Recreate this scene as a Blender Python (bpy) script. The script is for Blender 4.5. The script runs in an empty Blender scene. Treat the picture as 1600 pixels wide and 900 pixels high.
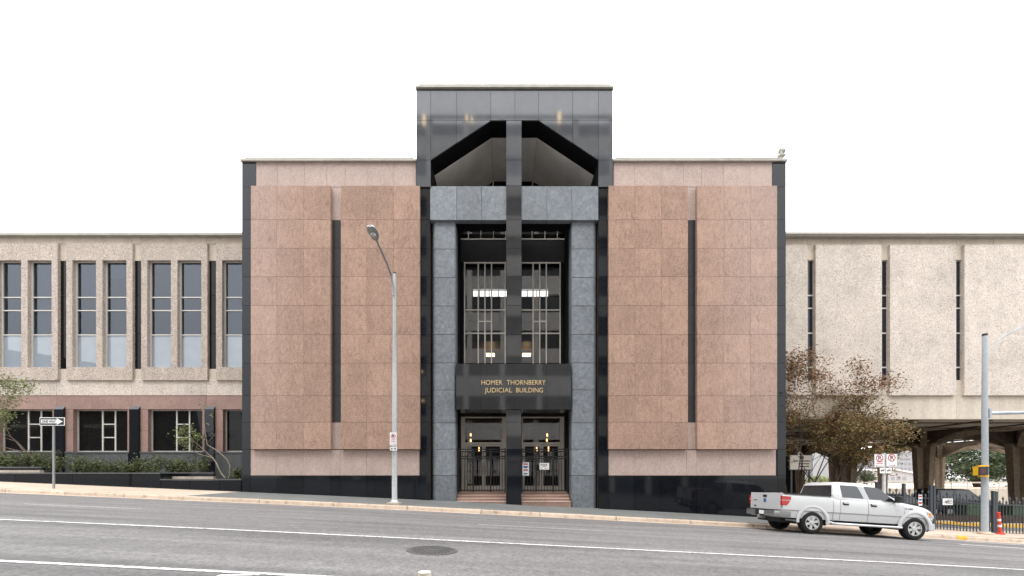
import bpy, bmesh, math, random
from mathutils import Vector, Matrix
C = bpy.context.scene
COL = C.collection
random.seed(7)
R = math.radians
# ------------------------------------------------------------------ camera, sky, sun, exposure
EYE = 1.5
cam = bpy.data.cameras.new('camera'); camo = bpy.data.objects.new('camera', cam); COL.objects.link(camo)
camo.location = (0, 0, EYE); camo.rotation_euler = (R(90), 0, 0)
cam.sensor_width = 36; cam.lens = 650/1600*36
cam.shift_x = 10/1600; cam.shift_y = 295/1600
cam.clip_start = 0.1; cam.clip_end = 4000
C.camera = camo
C.view_settings.view_transform = 'Standard'; C.view_settings.look = 'None'
C.view_settings.exposure = 0.55; C.view_settings.gamma = 1.0
C.view_settings.use_curve_mapping = False
SUN_EL, SUN_AZ = R(62), R(205)          # high behind thick cloud, from behind the viewer
w = bpy.data.worlds.new('World'); C.world = w; w.use_nodes = True
nt = w.node_tree; nt.nodes.clear()
out = nt.nodes.new('ShaderNodeOutputWorld'); bg = nt.nodes.new('ShaderNodeBackground')
sky = nt.nodes.new('ShaderNodeTexSky'); sky.sky_type = 'NISHITA'; sky.sun_disc = False
sky.sun_elevation = SUN_EL; sky.sun_rotation = SUN_AZ
tc = nt.nodes.new('ShaderNodeTexCoord'); sep = nt.nodes.new('ShaderNodeSeparateXYZ')
nt.links.new(tc.outputs['Generated'], sep.inputs[0])
mx = nt.nodes.new('ShaderNodeMath'); mx.operation = 'MAXIMUM'; mx.inputs[1].default_value = 0
nt.links.new(sep.outputs['Z'], mx.inputs[0])
ma = nt.nodes.new('ShaderNodeMath'); ma.operation = 'MULTIPLY_ADD'; ma.inputs[1].default_value = 17.0; ma.inputs[2].default_value = 8.8
nt.links.new(mx.outputs[0], ma.inputs[0])     # overcast sky: zenith about three times the horizon
nz = nt.nodes.new('ShaderNodeTexNoise'); nz.inputs['Scale'].default_value = 2.5; nz.inputs['Detail'].default_value = 5
nt.links.new(tc.outputs['Generated'], nz.inputs['Vector'])
nm = nt.nodes.new('ShaderNodeMapRange'); nm.inputs[3].default_value = .93; nm.inputs[4].default_value = 1.07
nt.links.new(nz.outputs['Fac'], nm.inputs[0])
mul = nt.nodes.new('ShaderNodeMath'); mul.operation = 'MULTIPLY'
nt.links.new(ma.outputs[0], mul.inputs[0]); nt.links.new(nm.outputs[0], mul.inputs[1])
tint = nt.nodes.new('ShaderNodeVectorMath'); tint.operation = 'SCALE'; tint.inputs[0].default_value = (.985, .995, 1.02)
nt.links.new(mul.outputs[0], tint.inputs['Scale'])
mixw = nt.nodes.new('ShaderNodeMix'); mixw.data_type = 'RGBA'; mixw.inputs['Factor'].default_value = 0.94
nt.links.new(sky.outputs[0], mixw.inputs['A']); nt.links.new(tint.outputs[0], mixw.inputs['B'])
nt.links.new(mixw.outputs['Result'], bg.inputs['Color']); bg.inputs['Strength'].default_value = 0.13
nt.links.new(bg.outputs[0], out.inputs[0])
sl = bpy.data.lights.new('sun', 'SUN'); sl.energy = 0.9; sl.angle = R(22); sl.color = (1, .965, .91)
so = bpy.data.objects.new('sun', sl); COL.objects.link(so)
so.rotation_euler = (R(90)-SUN_EL, 0, R(-25)); so.location = (0, 0, 60)

# ------------------------------------------------------------------ helpers
F = 650.0
def PX(px, Y): return (px-790.0)*Y/F
def PZ(py, Y): return EYE+(745.0-py)*Y/F
LOC = {}
def tag(o, label=None, cat=None, group=None, kind=None):
    if label: o['label'] = label
    if cat: o['category'] = cat
    if group: o['group'] = group
    if kind: o['kind'] = kind
    return o
def thing(name, label, cat, loc=(0, 0, 0), group=None, rot=(0, 0, 0)):
    o = bpy.data.objects.new(name, None); COL.objects.link(o); o.location = loc; o.rotation_euler = rot
    o.empty_display_size = .3
    LOC[o] = Vector(loc) if rot == (0, 0, 0) else Vector((0, 0, 0))
    return tag(o, label, cat, group)
def link(name, me, parent=None):
    o = bpy.data.objects.new(name, me); COL.objects.link(o)
    if parent:
        o.parent = parent; LOC[o] = LOC[parent]
    return o
def copy_tree(o, parent=None):
    c = o.copy(); COL.objects.link(c)
    if parent: c.parent = parent
    for ch in list(o.children): copy_tree(ch, c)
    return c
CUBE = {}
def cube_mesh(m):
    if m.name not in CUBE:
        me = bpy.data.meshes.new('slab'); s = .5
        v = [(x, y, z) for x in (-s, s) for y in (-s, s) for z in (-s, s)]
        f = [(0, 1, 3, 2), (4, 6, 7, 5), (0, 4, 5, 1), (2, 3, 7, 6), (0, 2, 6, 4), (1, 5, 7, 3)]
        me.from_pydata(v, [], f); me.materials.append(m); CUBE[m.name] = me
    return CUBE[m.name]
def slab(name, m, parent, x0, x1, y0, y1, z0, z1):
    "one box as an object of its own, mesh shared between all of its material"
    o = link(name, cube_mesh(m), parent)
    L = LOC[parent] if parent else Vector((0, 0, 0))
    o.location = Vector(((x0+x1)/2, (y0+y1)/2, (z0+z1)/2))-L
    o.scale = (abs(x1-x0), abs(y1-y0), abs(z1-z0))
    return o
class MB:
    def __init__(s): s.v = []; s.f = []
    def add(s, v, f):
        n = len(s.v); s.v += [tuple(p) for p in v]; s.f += [tuple(i+n for i in q) for q in f]; return s
    def box(s, x0, x1, y0, y1, z0, z1):
        v = [(x, y, z) for x in (x0, x1) for y in (y0, y1) for z in (z0, z1)]
        return s.add(v, [(0, 1, 3, 2), (4, 6, 7, 5), (0, 4, 5, 1), (2, 3, 7, 6), (0, 2, 6, 4), (1, 5, 7, 3)])
    def prism(s, poly, axis, a, b):
        "poly of 2-D points pushed along an axis ('x','y','z') from a to b"
        def p(u, v, t): return {'y': (u, t, v), 'x': (t, u, v), 'z': (u, v, t)}[axis]
        n = len(poly); v = [p(u, w_, a) for u, w_ in poly]+[p(u, w_, b) for u, w_ in poly]
        f = [tuple(range(n)), tuple(range(2*n-1, n-1, -1))]+[(i, i+n, (i+1) % n+n, (i+1) % n) for i in range(n)]
        return s.add(v, f)
    def tube(s, pts, rad, n=8, cap=True):
        pts = [Vector(p) for p in pts]
        if not hasattr(rad, '__len__'): rad = [rad]*len(pts)
        t0 = (pts[1]-pts[0]).normalized()
        up = Vector((0, 0, 1)) if abs(t0.z) < .9 else Vector((0, 1, 0))
        u = t0.cross(up).normalized(); V = []
        for i, p in enumerate(pts):
            t = (pts[min(i+1, len(pts)-1)]-pts[max(i-1, 0)]).normalized()
            u = (u-t*u.dot(t)).normalized(); w_ = t.cross(u)
            for k in range(n):
                a = 2*math.pi*k/n; V.append(p+(u*math.cos(a)+w_*math.sin(a))*rad[i])
        Fs = [(i*n+k, i*n+(k+1) % n, (i+1)*n+(k+1) % n, (i+1)*n+k) for i in range(len(pts)-1) for k in range(n)]
        if cap: Fs += [tuple(range(n-1, -1, -1)), tuple(range((len(pts)-1)*n, len(pts)*n))]
        return s.add(V, Fs)
    def loft(s, loops, cap=True):
        n = len(loops[0]); V = [p for l in loops for p in l]
        Fs = [(i*n+k, i*n+(k+1) % n, (i+1)*n+(k+1) % n, (i+1)*n+k) for i in range(len(loops)-1) for k in range(n)]
        if cap: Fs += [tuple(range(n-1, -1, -1)), tuple(range((len(loops)-1)*n, len(loops)*n))]
        return s.add(V, Fs)
    def lathe(s, prof, c, axis='z', n=24, cap=True):
        "prof: list of (r, h)"
        V = []
        for r, h in prof:
            for k in range(n):
                a = 2*math.pi*k/n; x, y = r*math.cos(a), r*math.sin(a)
                V.append({'z': (c[0]+x, c[1]+y, c[2]+h), 'y': (c[0]+x, c[1]+h, c[2]+y), 'x': (c[0]+h, c[1]+x, c[2]+y)}[axis])
        Fs = [(i*n+k, i*n+(k+1) % n, (i+1)*n+(k+1) % n, (i+1)*n+k) for i in range(len(prof)-1) for k in range(n)]
        if cap: Fs += [tuple(range(n-1, -1, -1)), tuple(range((len(prof)-1)*n, len(prof)*n))]
        return s.add(V, Fs)
    def ring(s, c, r0, r1, y0, y1, n=28):
        "flat ring facing -y"
        V = []
        for (r, y) in ((r0, y0), (r1, y0), (r1, y1), (r0, y1)):
            for k in range(n):
                a = 2*math.pi*k/n; V.append((c[0]+r*math.cos(a), y, c[1]+r*math.sin(a)))
        Fs = [(j*n+k, j*n+(k+1) % n, ((j+1) % 4)*n+(k+1) % n, ((j+1) % 4)*n+k) for j in range(4) for k in range(n)]
        return s.add(V, Fs)
    def mesh(s, name, m, off=Vector((0, 0, 0)), smooth=False):
        me = bpy.data.meshes.new(name)
        me.from_pydata([(p[0]-off[0], p[1]-off[1], p[2]-off[2]) for p in s.v], [], s.f)
        bm = bmesh.new(); bm.from_mesh(me); bmesh.ops.recalc_face_normals(bm, faces=bm.faces); bm.to_mesh(me); bm.free()
        me.materials.append(m)
        if smooth:
            for p in me.polygons: p.use_smooth = True
            me.set_sharp_from_angle(angle=R(smooth if smooth is not True else 35))
        return me
    def build(s, name, m, parent=None, smooth=False):
        off = LOC[parent] if parent else Vector((0, 0, 0))
        return link(name, s.mesh(name, m, off, smooth), parent)
def text(name, body, m, parent, cx, y, z, width=None, size=.3, depth=.01, yscale=1.0, bold=0.0):
    "flat lettering facing the street, centred at cx, baseline z"
    cu = bpy.data.curves.new(name, 'FONT'); cu.body = body; cu.size = size; cu.extrude = depth; cu.align_x = 'CENTER'; cu.offset = bold
    tmp = bpy.data.objects.new('t', cu); COL.objects.link(tmp)
    dg = bpy.context.evaluated_depsgraph_get(); dg.update()
    me = bpy.data.meshes.new_from_object(tmp.evaluated_get(dg)); bpy.data.objects.remove(tmp)
    xs = [v.co.x for v in me.vertices]; wd = max(xs)-min(xs); mid = (max(xs)+min(xs))/2
    k = (width/wd) if width else 1
    L = LOC[parent] if parent else Vector((0, 0, 0))
    for v in me.vertices:
        x, yy, zz = v.co; v.co = ((x-mid)*k+cx-L.x, y-zz-L.y, yy*yscale+z-L.z)
    me.materials.clear(); me.materials.append(m)
    return link(name, me, parent)
def baked(o):
    dg = bpy.context.evaluated_depsgraph_get(); dg.update()
    me = bpy.data.meshes.new_from_object(o.evaluated_get(dg)); o.modifiers.clear(); o.data = me
    for p in me.polygons: p.use_smooth = True
    me.set_sharp_from_angle(angle=R(32))

# ------------------------------------------------------------------ materials
class NT:
    def __init__(s, m): s.t = m.node_tree
    def n(s, k, **kw):
        nd = s.t.nodes.new('ShaderNode'+k)
        for a, b in kw.items(): setattr(nd, a, b)
        return nd
    def l(s, a, b): s.t.links.new(a, b)
def mat(name, col, rough=.6, spec=.5, metal=0, ior=None, coat=0):
    m = bpy.data.materials.new(name); m.use_nodes = True
    b = m.node_tree.nodes['Principled BSDF']
    b.inputs['Base Color'].default_value = (*col, 1); b.inputs['Roughness'].default_value = rough
    b.inputs['Metallic'].default_value = metal; b.inputs['Specular IOR Level'].default_value = spec
    if ior: b.inputs['IOR'].default_value = ior
    if coat: b.inputs['Coat Weight'].default_value = coat; b.inputs['Coat Roughness'].default_value = .03
    return m
def textured(name, stops, scale, rough=.7, spec=.4, rnd=.08, bump=0., fine=None, streak=0., detail=4, vor=False, patch=.12, ior=None, bscale=None, obj_off=True, wob=0., vein=0., stretch=None, pepper=0., blotch=0., drip=0.):
    """mottled surface: stops = ramp [(pos, colour)], scale = grain per metre, rnd = tone step from object to object,
    patch = broad soft tone, streak = vertical weathering"""
    m = mat(name, stops[0][1], rough, spec, ior=ior); T = NT(m); b = m.node_tree.nodes['Principled BSDF']
    geo = T.n('NewGeometry'); oi = T.n('ObjectInfo')
    vec = geo.outputs['Position']
    if obj_off:
        sc = T.n('VectorMath', operation='SCALE'); sc.inputs[0].default_value = (37., 0., 23.); T.l(oi.outputs['Random'], sc.inputs['Scale'])
        ad = T.n('VectorMath', operation='ADD'); T.l(vec, ad.inputs[0]); T.l(sc.outputs[0], ad.inputs[1]); vec = ad.outputs[0]
    if stretch:
        mp0 = T.n('Mapping'); mp0.inputs['Scale'].default_value = stretch; T.l(vec, mp0.inputs[0]); pvec = mp0.outputs[0]
    else: pvec = vec
    if vor:
        v = T.n('TexVoronoi'); v.inputs['Scale'].default_value = scale; T.l(vec, v.inputs['Vector'])
        sp = T.n('SeparateColor'); T.l(v.outputs['Color'], sp.inputs[0]); fac = sp.outputs[0]; hgt = v.outputs['Distance']
    else:
        v = T.n('TexNoise'); v.inputs['Scale'].default_value = scale; v.inputs['Detail'].default_value = detail; v.inputs['Roughness'].default_value = .65
        T.l(vec, v.inputs['Vector']); fac = v.outputs['Fac']; hgt = fac
    rp = T.n('ValToRGB'); T.l(fac, rp.inputs[0]); e = rp.color_ramp.elements
    e[0].position, e[0].color = stops[0][0], (*stops[0][1], 1); e[1].position, e[1].color = stops[-1][0], (*stops[-1][1], 1)
    for p, c in stops[1:-1]:
        q = e.new(p); q.color = (*c, 1)
    col = rp.outputs[0]
    def times(col, val):
        x = T.n('VectorMath', operation='SCALE'); T.l(col, x.inputs[0]); T.l(val, x.inputs['Scale']); return x.outputs[0]
    def ranged(src, a, b_, lo=0., hi=1.):
        x = T.n('MapRange'); x.inputs[1].default_value = lo; x.inputs[2].default_value = hi; x.inputs[3].default_value = a; x.inputs[4].default_value = b_
        T.l(src, x.inputs[0]); return x.outputs[0]
    if patch:
        q = T.n('TexNoise'); q.inputs['Scale'].default_value = scale*.06; q.inputs['Detail'].default_value = 6; T.l(pvec, q.inputs['Vector'])
        col = times(col, ranged(q.outputs['Fac'], 1-patch, 1+patch, .3, .7))
    if pepper:      # dark mineral grains
        q = T.n('TexNoise'); q.inputs['Scale'].default_value = 25; q.inputs['Detail'].default_value = 3; q.inputs['Roughness'].default_value = .7; T.l(vec, q.inputs['Vector'])
        col = times(col, ranged(q.outputs['Fac'], 1-pepper, 1., .36, .45))
    if drip:        # water runs below the joints
        mp = T.n('Mapping'); mp.inputs['Scale'].default_value = (5, 1, .25); T.l(geo.outputs['Position'], mp.inputs[0])
        q = T.n('TexNoise'); q.inputs['Scale'].default_value = 1; q.inputs['Detail'].default_value = 6; T.l(mp.outputs[0], q.inputs['Vector'])
        col = times(col, ranged(q.outputs['Fac'], 1-drip, 1+drip*.3, .38, .58))
    if blotch:      # grey weather stains
        q = T.n('TexNoise'); q.inputs['Scale'].default_value = .45; q.inputs['Detail'].default_value = 7; q.inputs['Roughness'].default_value = .7; T.l(geo.outputs['Position'], q.inputs['Vector'])
        col = times(col, ranged(q.outputs['Fac'], 1-blotch, 1., .36, .50))
    if vein:        # fine dark veins wandering through the stone
        mv = T.n('Mapping'); mv.inputs['Scale'].default_value = (1.6, 1., .8); mv.inputs['Rotation'].default_value = (0, .6, 0); T.l(vec, mv.inputs[0])
        q = T.n('TexNoise'); q.inputs['Scale'].default_value = 1.1; q.inputs['Detail'].default_value = 8; q.inputs['Distortion'].default_value = .8; T.l(mv.outputs[0], q.inputs['Vector'])
        sb_ = T.n('Math', operation='SUBTRACT'); sb_.inputs[1].default_value = .56; T.l(q.outputs['Fac'], sb_.inputs[0])
        ab_ = T.n('Math', operation='ABSOLUTE'); T.l(sb_.outputs[0], ab_.inputs[0])
        col = times(col, ranged(ab_.outputs[0], 1-vein, 1., .0, .014))
        q2 = T.n('TexNoise'); q2.inputs['Scale'].default_value = 5; q2.inputs['Detail'].default_value = 6; T.l(mv.outputs[0], q2.inputs['Vector'])
        col = times(col, ranged(q2.outputs['Fac'], 1-vein*.6, 1+vein*.25, .3, .6))
    if streak:
        mp = T.n('Mapping'); mp.inputs['Scale'].default_value = (1.6, 1.6, .12); T.l(geo.outputs['Position'], mp.inputs[0])
        q = T.n('TexNoise'); q.inputs['Scale'].default_value = 1.6; q.inputs['Detail'].default_value = 6; T.l(mp.outputs[0], q.inputs['Vector'])
        col = times(col, ranged(q.outputs['Fac'], 1-streak, 1+streak*.3, .35, .6))
    if rnd: col = times(col, ranged(oi.outputs['Random'], 1-rnd, 1+rnd))
    T.l(col, b.inputs['Base Color'])
    if bump:
        bp = T.n('Bump'); bp.inputs['Strength'].default_value = bump; bp.inputs['Distance'].default_value = .02
        T.l(hgt, bp.inputs['Height']); T.l(bp.outputs[0], b.inputs['Normal'])
    elif wob:
        q = T.n('TexNoise'); q.inputs['Scale'].default_value = .7; q.inputs['Detail'].default_value = 1; T.l(vec, q.inputs['Vector'])
        bp = T.n('Bump'); bp.inputs['Strength'].default_value = wob; bp.inputs['Distance'].default_value = .05
        T.l(q.outputs['Fac'], bp.inputs['Height']); T.l(bp.outputs[0], b.inputs['Normal'])
    return m
def emit(name, col, st):
    m = bpy.data.materials.new(name); m.use_nodes = True; b = m.node_tree.nodes['Principled BSDF']
    b.inputs['Base Color'].default_value = (*col, 1); b.inputs['Emission Color'].default_value = (*col, 1); b.inputs['Emission Strength'].default_value = st
    return m
def glass(name, tint, ior=1.5, base=.03, refl=(1, 1, 1)):
    m = bpy.data.materials.new(name); m.use_nodes = True; T = NT(m); m.node_tree.nodes.clear()
    o = T.n('OutputMaterial'); tr = T.n('BsdfTransparent'); gl = T.n('BsdfGlossy'); mxn = T.n('MixShader'); fr = T.n('Fresnel')
    fr.inputs['IOR'].default_value = ior; tr.inputs[0].default_value = (*tint, 1); gl.inputs['Roughness'].default_value = .015; gl.inputs[0].default_value = (*refl, 1)
    ad = T.n('Math', operation='ADD'); ad.inputs[1].default_value = base; T.l(fr.outputs[0], ad.inputs[0])
    gm = T.n('NewGeometry'); iv = T.n('Math', operation='SUBTRACT'); iv.inputs[0].default_value = 1.; T.l(gm.outputs['Backfacing'], iv.inputs[1])
    ml = T.n('Math', operation='MULTIPLY'); T.l(ad.outputs[0], ml.inputs[0]); T.l(iv.outputs[0], ml.inputs[1])   # mirror on the outer face only
    T.l(ml.outputs[0], mxn.inputs[0]); T.l(tr.outputs[0], mxn.inputs[1]); T.l(gl.outputs[0], mxn.inputs[2]); T.l(mxn.outputs[0], o.inputs[0])
    return m
def foliage(name, cols, rough=.6):
    m = mat(name, cols[0], rough, .25); T = NT(m); b = m.node_tree.nodes['Principled BSDF']
    g = T.n('NewGeometry'); rp = T.n('ValToRGB'); T.l(g.outputs['Random Per Island'], rp.inputs[0]); e = rp.color_ramp.elements
    e[0].color = (*cols[0], 1); e[1].color = (*cols[-1], 1)
    for i, c in enumerate(cols[1:-1]):
        q = e.new((i+1)/(len(cols)-1)); q.color = (*c, 1)
    T.l(rp.outputs[0], b.inputs['Base Color'])
    b.inputs['Subsurface Weight'].default_value = 0
    return m
M = {}
M['pink'] = textured('polished_pink_granite', [(.30, (.14, .083, .060)), (.42, (.345, .222, .166)), (.55, (.395, .26, .197)), (.74, (.475, .345, .28))], 24, .2, .5, .085, detail=8, patch=.09, vein=.24, pepper=.32, drip=.045)
M['pale'] = textured('flamed_pink_granite', [(.28, (.28, .20, .175)), (.45, (.44, .335, .295)), (.7, (.56, .45, .405))], 24, .7, .3, .05, detail=8, patch=.06, vein=.12, pepper=.3)
M['pinkwall'] = textured('dull_pink_granite', [(.3, (.20, .125, .105)), (.5, (.30, .195, .165)), (.7, (.38, .265, .235))], 24, .6, .3, .06, detail=7, vein=.15, pepper=.35)
M['black'] = textured('polished_black_granite', [(.3, (.005, .006, .008)), (.7, (.012, .014, .018))], 30, .05, .5, .25, ior=1.40, patch=.1)
M['tower'] = textured('polished_dark_grey_granite', [(.3, (.058, .062, .069)), (.7, (.088, .093, .102))], 30, .05, .5, .12, ior=1.62, patch=.1)
M['pier'] = textured('polished_charcoal_granite', [(.3, (.024, .024, .025)), (.7, (.042, .042, .043))], 30, .05, .5, .12, ior=1.6, patch=.1)
M['slot'] = textured('honed_black_granite', [(.3, (.022, .023, .024)), (.7, (.038, .039, .040))], 30, .3, .4, .15)
M['blue'] = textured('flamed_blue_grey_granite', [(.26, (.10, .112, .128)), (.48, (.165, .182, .20)), (.62, (.205, .222, .242)), (.78, (.36, .38, .40))], 7, .55, .4, .10, detail=10, patch=.10, bump=.12)
M['dark'] = mat('matt_black_stone', (.007, .007, .008), .7, .12)  # one even matt black for reveals, alcove and backing walls
M['backing'] = mat('joint_mortar', (.10, .07, .055), .9, .1)
M['stucco'] = textured('soffit_stucco', [(.3, (.78, .735, .68)), (.7, (.84, .80, .75))], 14, .85, .2, .04)
M['coping'] = textured('coping_metal', [(.3, (.36, .34, .30)), (.7, (.44, .42, .375))], 3, .5, .4, .05, streak=.1)
M['agg'] = textured('exposed_aggregate', [(.0, (.17, .14, .12)), (.12, (.38, .315, .268)), (.55, (.475, .40, .345)), (.9, (.56, .49, .43)), (1., (.72, .66, .60))], 34, .9, .2, .03, bump=.35, vor=True, patch=.06, streak=.08, pepper=.45)
M['agglight'] = textured('light_aggregate', [(.0, (.22, .19, .165)), (.10, (.52, .45, .392)), (.5, (.60, .525, .462)), (.9, (.66, .59, .525)), (1., (.74, .69, .63))], 34, .9, .2, .03, bump=.3, vor=True, patch=.05, streak=.06, pepper=.28, blotch=.16)
M['conc'] = textured('cast_concrete', [(.3, (.48, .415, .34)), (.7, (.59, .52, .435))], 6, .85, .25, .03, streak=.10, patch=.06)
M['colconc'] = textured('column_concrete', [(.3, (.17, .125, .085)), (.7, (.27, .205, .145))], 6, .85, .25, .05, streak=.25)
M['soffit'] = textured('shade_toned_concrete', [(.3, (.08, .06, .042)), (.7, (.13, .10, .07))], 5, .9, .2, .05, streak=.2)  # darker than the column concrete: undercroft shade put into the colour
M['greyg'] = textured('grey_honed_granite', [(.3, (.07, .075, .075)), (.7, (.105, .11, .11))], 18, .5, .35, .08, streak=.15)
M['wglass'] = textured('dark_window_glass', [(.3, (.012, .014, .020)), (.7, (.018, .020, .028))], 2, .02, .5, .3, ior=1.5, wob=.06)
M['wglassb'] = textured('coated_window_glass', [(.3, (.24, .28, .32)), (.7, (.27, .31, .35))], 2, .02, .5, .10, ior=1.8, wob=.06)
M['lowglass'] = textured('ground_floor_glass', [(.3, (.006, .006, .006)), (.7, (.010, .009, .008))], 2, .02, .5, .3, ior=1.3, wob=.06)
M['frame'] = mat('bronze_white_aluminium', (.55, .53, .49), .4, .5)
M['doorframe'] = mat('champagne_aluminium', (.78, .73, .65), .45, .5)
M['slimframe'] = mat('light_mullion_aluminium', (.80, .76, .69), .4, .5)
M['glass'] = glass('entrance_glass', (.72, .70, .68), 1.5, .05)
M['wingglass'] = glass('tinted_wing_glass', (.50, .53, .57), 1.6, .02, (.84, .90, 1.))
M['blind'] = mat('window_blind', (.25, .27, .30), .7, .2)
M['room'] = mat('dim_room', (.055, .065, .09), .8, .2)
M['gold'] = mat('gold_lettering', (.66, .49, .25), .4, .5, metal=.15)
M['iron'] = mat('black_iron', (.012, .012, .013), .4, .5)
M['asphalt'] = textured('worn_asphalt', [(.3, (.110, .105, .102)), (.5, (.165, .158, .154)), (.7, (.225, .216, .210))], 20, .82, .3, .0, bump=.25, detail=9, patch=.28, obj_off=False, stretch=(.10, 1.5, 1), vein=.22, pepper=.25)
M['paint'] = textured('road_paint', [(.40, (.26, .25, .24)), (.47, (.60, .59, .57)), (.7, (.72, .71, .69))], 14, .7, .3, .0, detail=8, obj_off=False)
M['walk'] = textured('tan_sidewalk', [(.3, (.40, .32, .25)), (.7, (.52, .43, .345))], 7, .85, .2, .05, detail=8, bump=.15)
M['curb'] = textured('curb_concrete', [(.28, (.20, .15, .11)), (.42, (.44, .35, .27)), (.7, (.55, .46, .37))], 5, .85, .2, .07, detail=9, bump=.2)
M['greywalk'] = textured('grey_paving', [(.3, (.115, .12, .115)), (.7, (.16, .165, .158))], 14, .8, .3, .05, detail=8, bump=.15)
M['ground'] = textured('far_ground', [(.3, (.16, .15, .12)), (.7, (.22, .20, .17))], 1, .9, .2, 0)
M['yellow'] = textured('yellow_curb_paint', [(.3, (.45, .25, .03)), (.45, (.62, .36, .04)), (.7, (.70, .43, .06))], 8, .7, .3, 0)
M['galv'] = textured('galvanised_steel', [(.3, (.42, .44, .45)), (.7, (.56, .58, .585))], 8, .45, .5, 0, streak=.2)
M['polepaint'] = textured('blue_grey_pole_paint', [(.3, (.36, .40, .43)), (.7, (.44, .48, .51))], 6, .5, .4, 0, streak=.15)
M['steel'] = mat('plain_steel', (.35, .36, .36), .45, .5, metal=.5)
M['signwhite'] = mat('sign_white', (.78, .78, .77), .45, .4)
M['signblack'] = mat('sign_black', (.015, .015, .016), .5, .4)
M['signred'] = mat('sign_red', (.42, .02, .035), .5, .4)
M['signblue'] = mat('sign_blue', (.03, .10, .30), .5, .4)
M['signcream'] = mat('sign_cream', (.55, .52, .46), .5, .4)
M['white_paint'] = mat('white_car_paint', (.55, .555, .555), .28, .5, coat=.6)
M['tyre'] = mat('tyre_rubber', (.014, .014, .014), .8, .3)
M['chrome'] = mat('chrome', (.66, .66, .66), .32, .5, metal=.85)
M['bumper'] = mat('brushed_bumper_steel', (.30, .295, .29), .3, .5, metal=.6)
M['alloy'] = mat('alloy_wheel', (.62, .62, .61), .3, .5, metal=.7)
M['blackplastic'] = mat('black_plastic', (.02, .02, .021), .5, .4)
M['carglass'] = mat('tinted_car_glass', (.014, .017, .021), .03, .5, ior=1.6)
M['redlens'] = mat('red_lamp_lens', (.45, .012, .012), .12, .5, coat=.6)
M['amber'] = mat('amber_lamp_lens', (.75, .25, .02), .15, .5)
M['lens'] = mat('clear_lamp_lens', (.55, .56, .57), .1, .5)
M['black_paint'] = mat('black_car_paint', (.008, .009, .010), .25, .4)
M['fence'] = mat('blue_black_fence_paint', (.045, .052, .062), .4, .5)
M['orange'] = mat('orange_red_plastic', (.62, .05, .03), .5, .4)
M['signal'] = mat('signal_yellow', (.75, .42, .02), .45, .4)
M['bin'] = mat('green_bin', (.07, .11, .06), .6, .3)
M['bark'] = textured('grey_brown_bark', [(.3, (.09, .07, .055)), (.7, (.20, .165, .135))], 12, .85, .2, .1)
M['palebark'] = textured('pale_bark', [(.3, (.22, .18, .14)), (.7, (.42, .36, .29))], 12, .85, .2, .1)
M['darkbark'] = textured('dark_bark', [(.3, (.03, .022, .017)), (.7, (.085, .065, .05))], 12, .85, .2, .1)
M['leaf_rust'] = foliage('autumn_leaves', [(.11, .10, .035), (.21, .14, .055), (.28, .125, .07), (.16, .125, .05), (.26, .10, .065)])
M['leaf_olive'] = foliage('olive_leaves', [(.075, .085, .028), (.14, .13, .045), (.20, .145, .06), (.10, .11, .035), (.19, .10, .05)])
M['leaf_mixed'] = foliage('mixed_autumn_leaves', [(.11, .12, .04), (.19, .155, .06), (.27, .14, .07), (.14, .14, .045), (.24, .115, .06), (.17, .165, .06)])
M['leaf_light'] = foliage('light_green_leaves', [(.12, .16, .05), (.18, .22, .08), (.24, .25, .10)])
M['leaf_shrub'] = foliage('shrub_leaves', [(.05, .08, .03), (.09, .12, .045), (.13, .16, .065), (.07, .09, .04), (.17, .13, .07)])
M['leaf_oak'] = foliage('oak_leaves', [(.035, .05, .025), (.055, .075, .035), (.075, .10, .05), (.045, .06, .03)])
M['soil'] = textured('planting_soil', [(.3, (.035, .027, .02)), (.7, (.08, .06, .045))], 10, .95, .1, 0)
M['farwall'] = textured('haze_toned_concrete', [(.3, (.36, .35, .355)), (.7, (.40, .39, .395))], .3, .9, .2, 0)  # distance haze is put into this pale colour
M['farwin'] = mat('haze_toned_window', (.24, .24, .255), .5, .4)  # window tone lifted to carry the same painted haze
M['tanwall'] = textured('tan_parapet', [(.3, (.42, .36, .29)), (.7, (.52, .45, .37))], 3, .9, .2, 0, streak=.2)
M['opp'] = textured('white_precast', [(.3, (.62, .60, .57)), (.7, (.70, .68, .65))], 2, .8, .3, .03)
M['oppglass'] = mat('dark_office_glass', (.02, .025, .03), .05, .5, ior=1.6)
M['warm'] = emit('lit_lamp_warm', (1., .55, .2), 5.)
M['warmdim'] = emit('lit_office_light', (1., .78, .45), 6.)
M['cool'] = emit('lit_fixture_white', (1., .93, .85), 6.)
M['lobby'] = mat('lobby_wood', (.10, .07, .045), .5, .4)
M['steps'] = textured('pink_granite_steps', [(.3, (.20, .12, .09)), (.7, (.37, .25, .20))], 20, .5, .4, .1, detail=7)
M['nosing'] = textured('pale_step_edge', [(.3, (.42, .31, .26)), (.7, (.52, .40, .34))], 20, .6, .4, .1)  # tread slabs, paler than the risers
M['manhole'] = textured('cast_iron', [(.3, (.06, .058, .056)), (.7, (.14, .135, .13))], 30, .5, .5, 0)
M['cream'] = mat('cream_plastic', (.72, .66, .54), .5, .4)
M['camera'] = mat('beige_housing', (.45, .43, .38), .5, .4)

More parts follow.
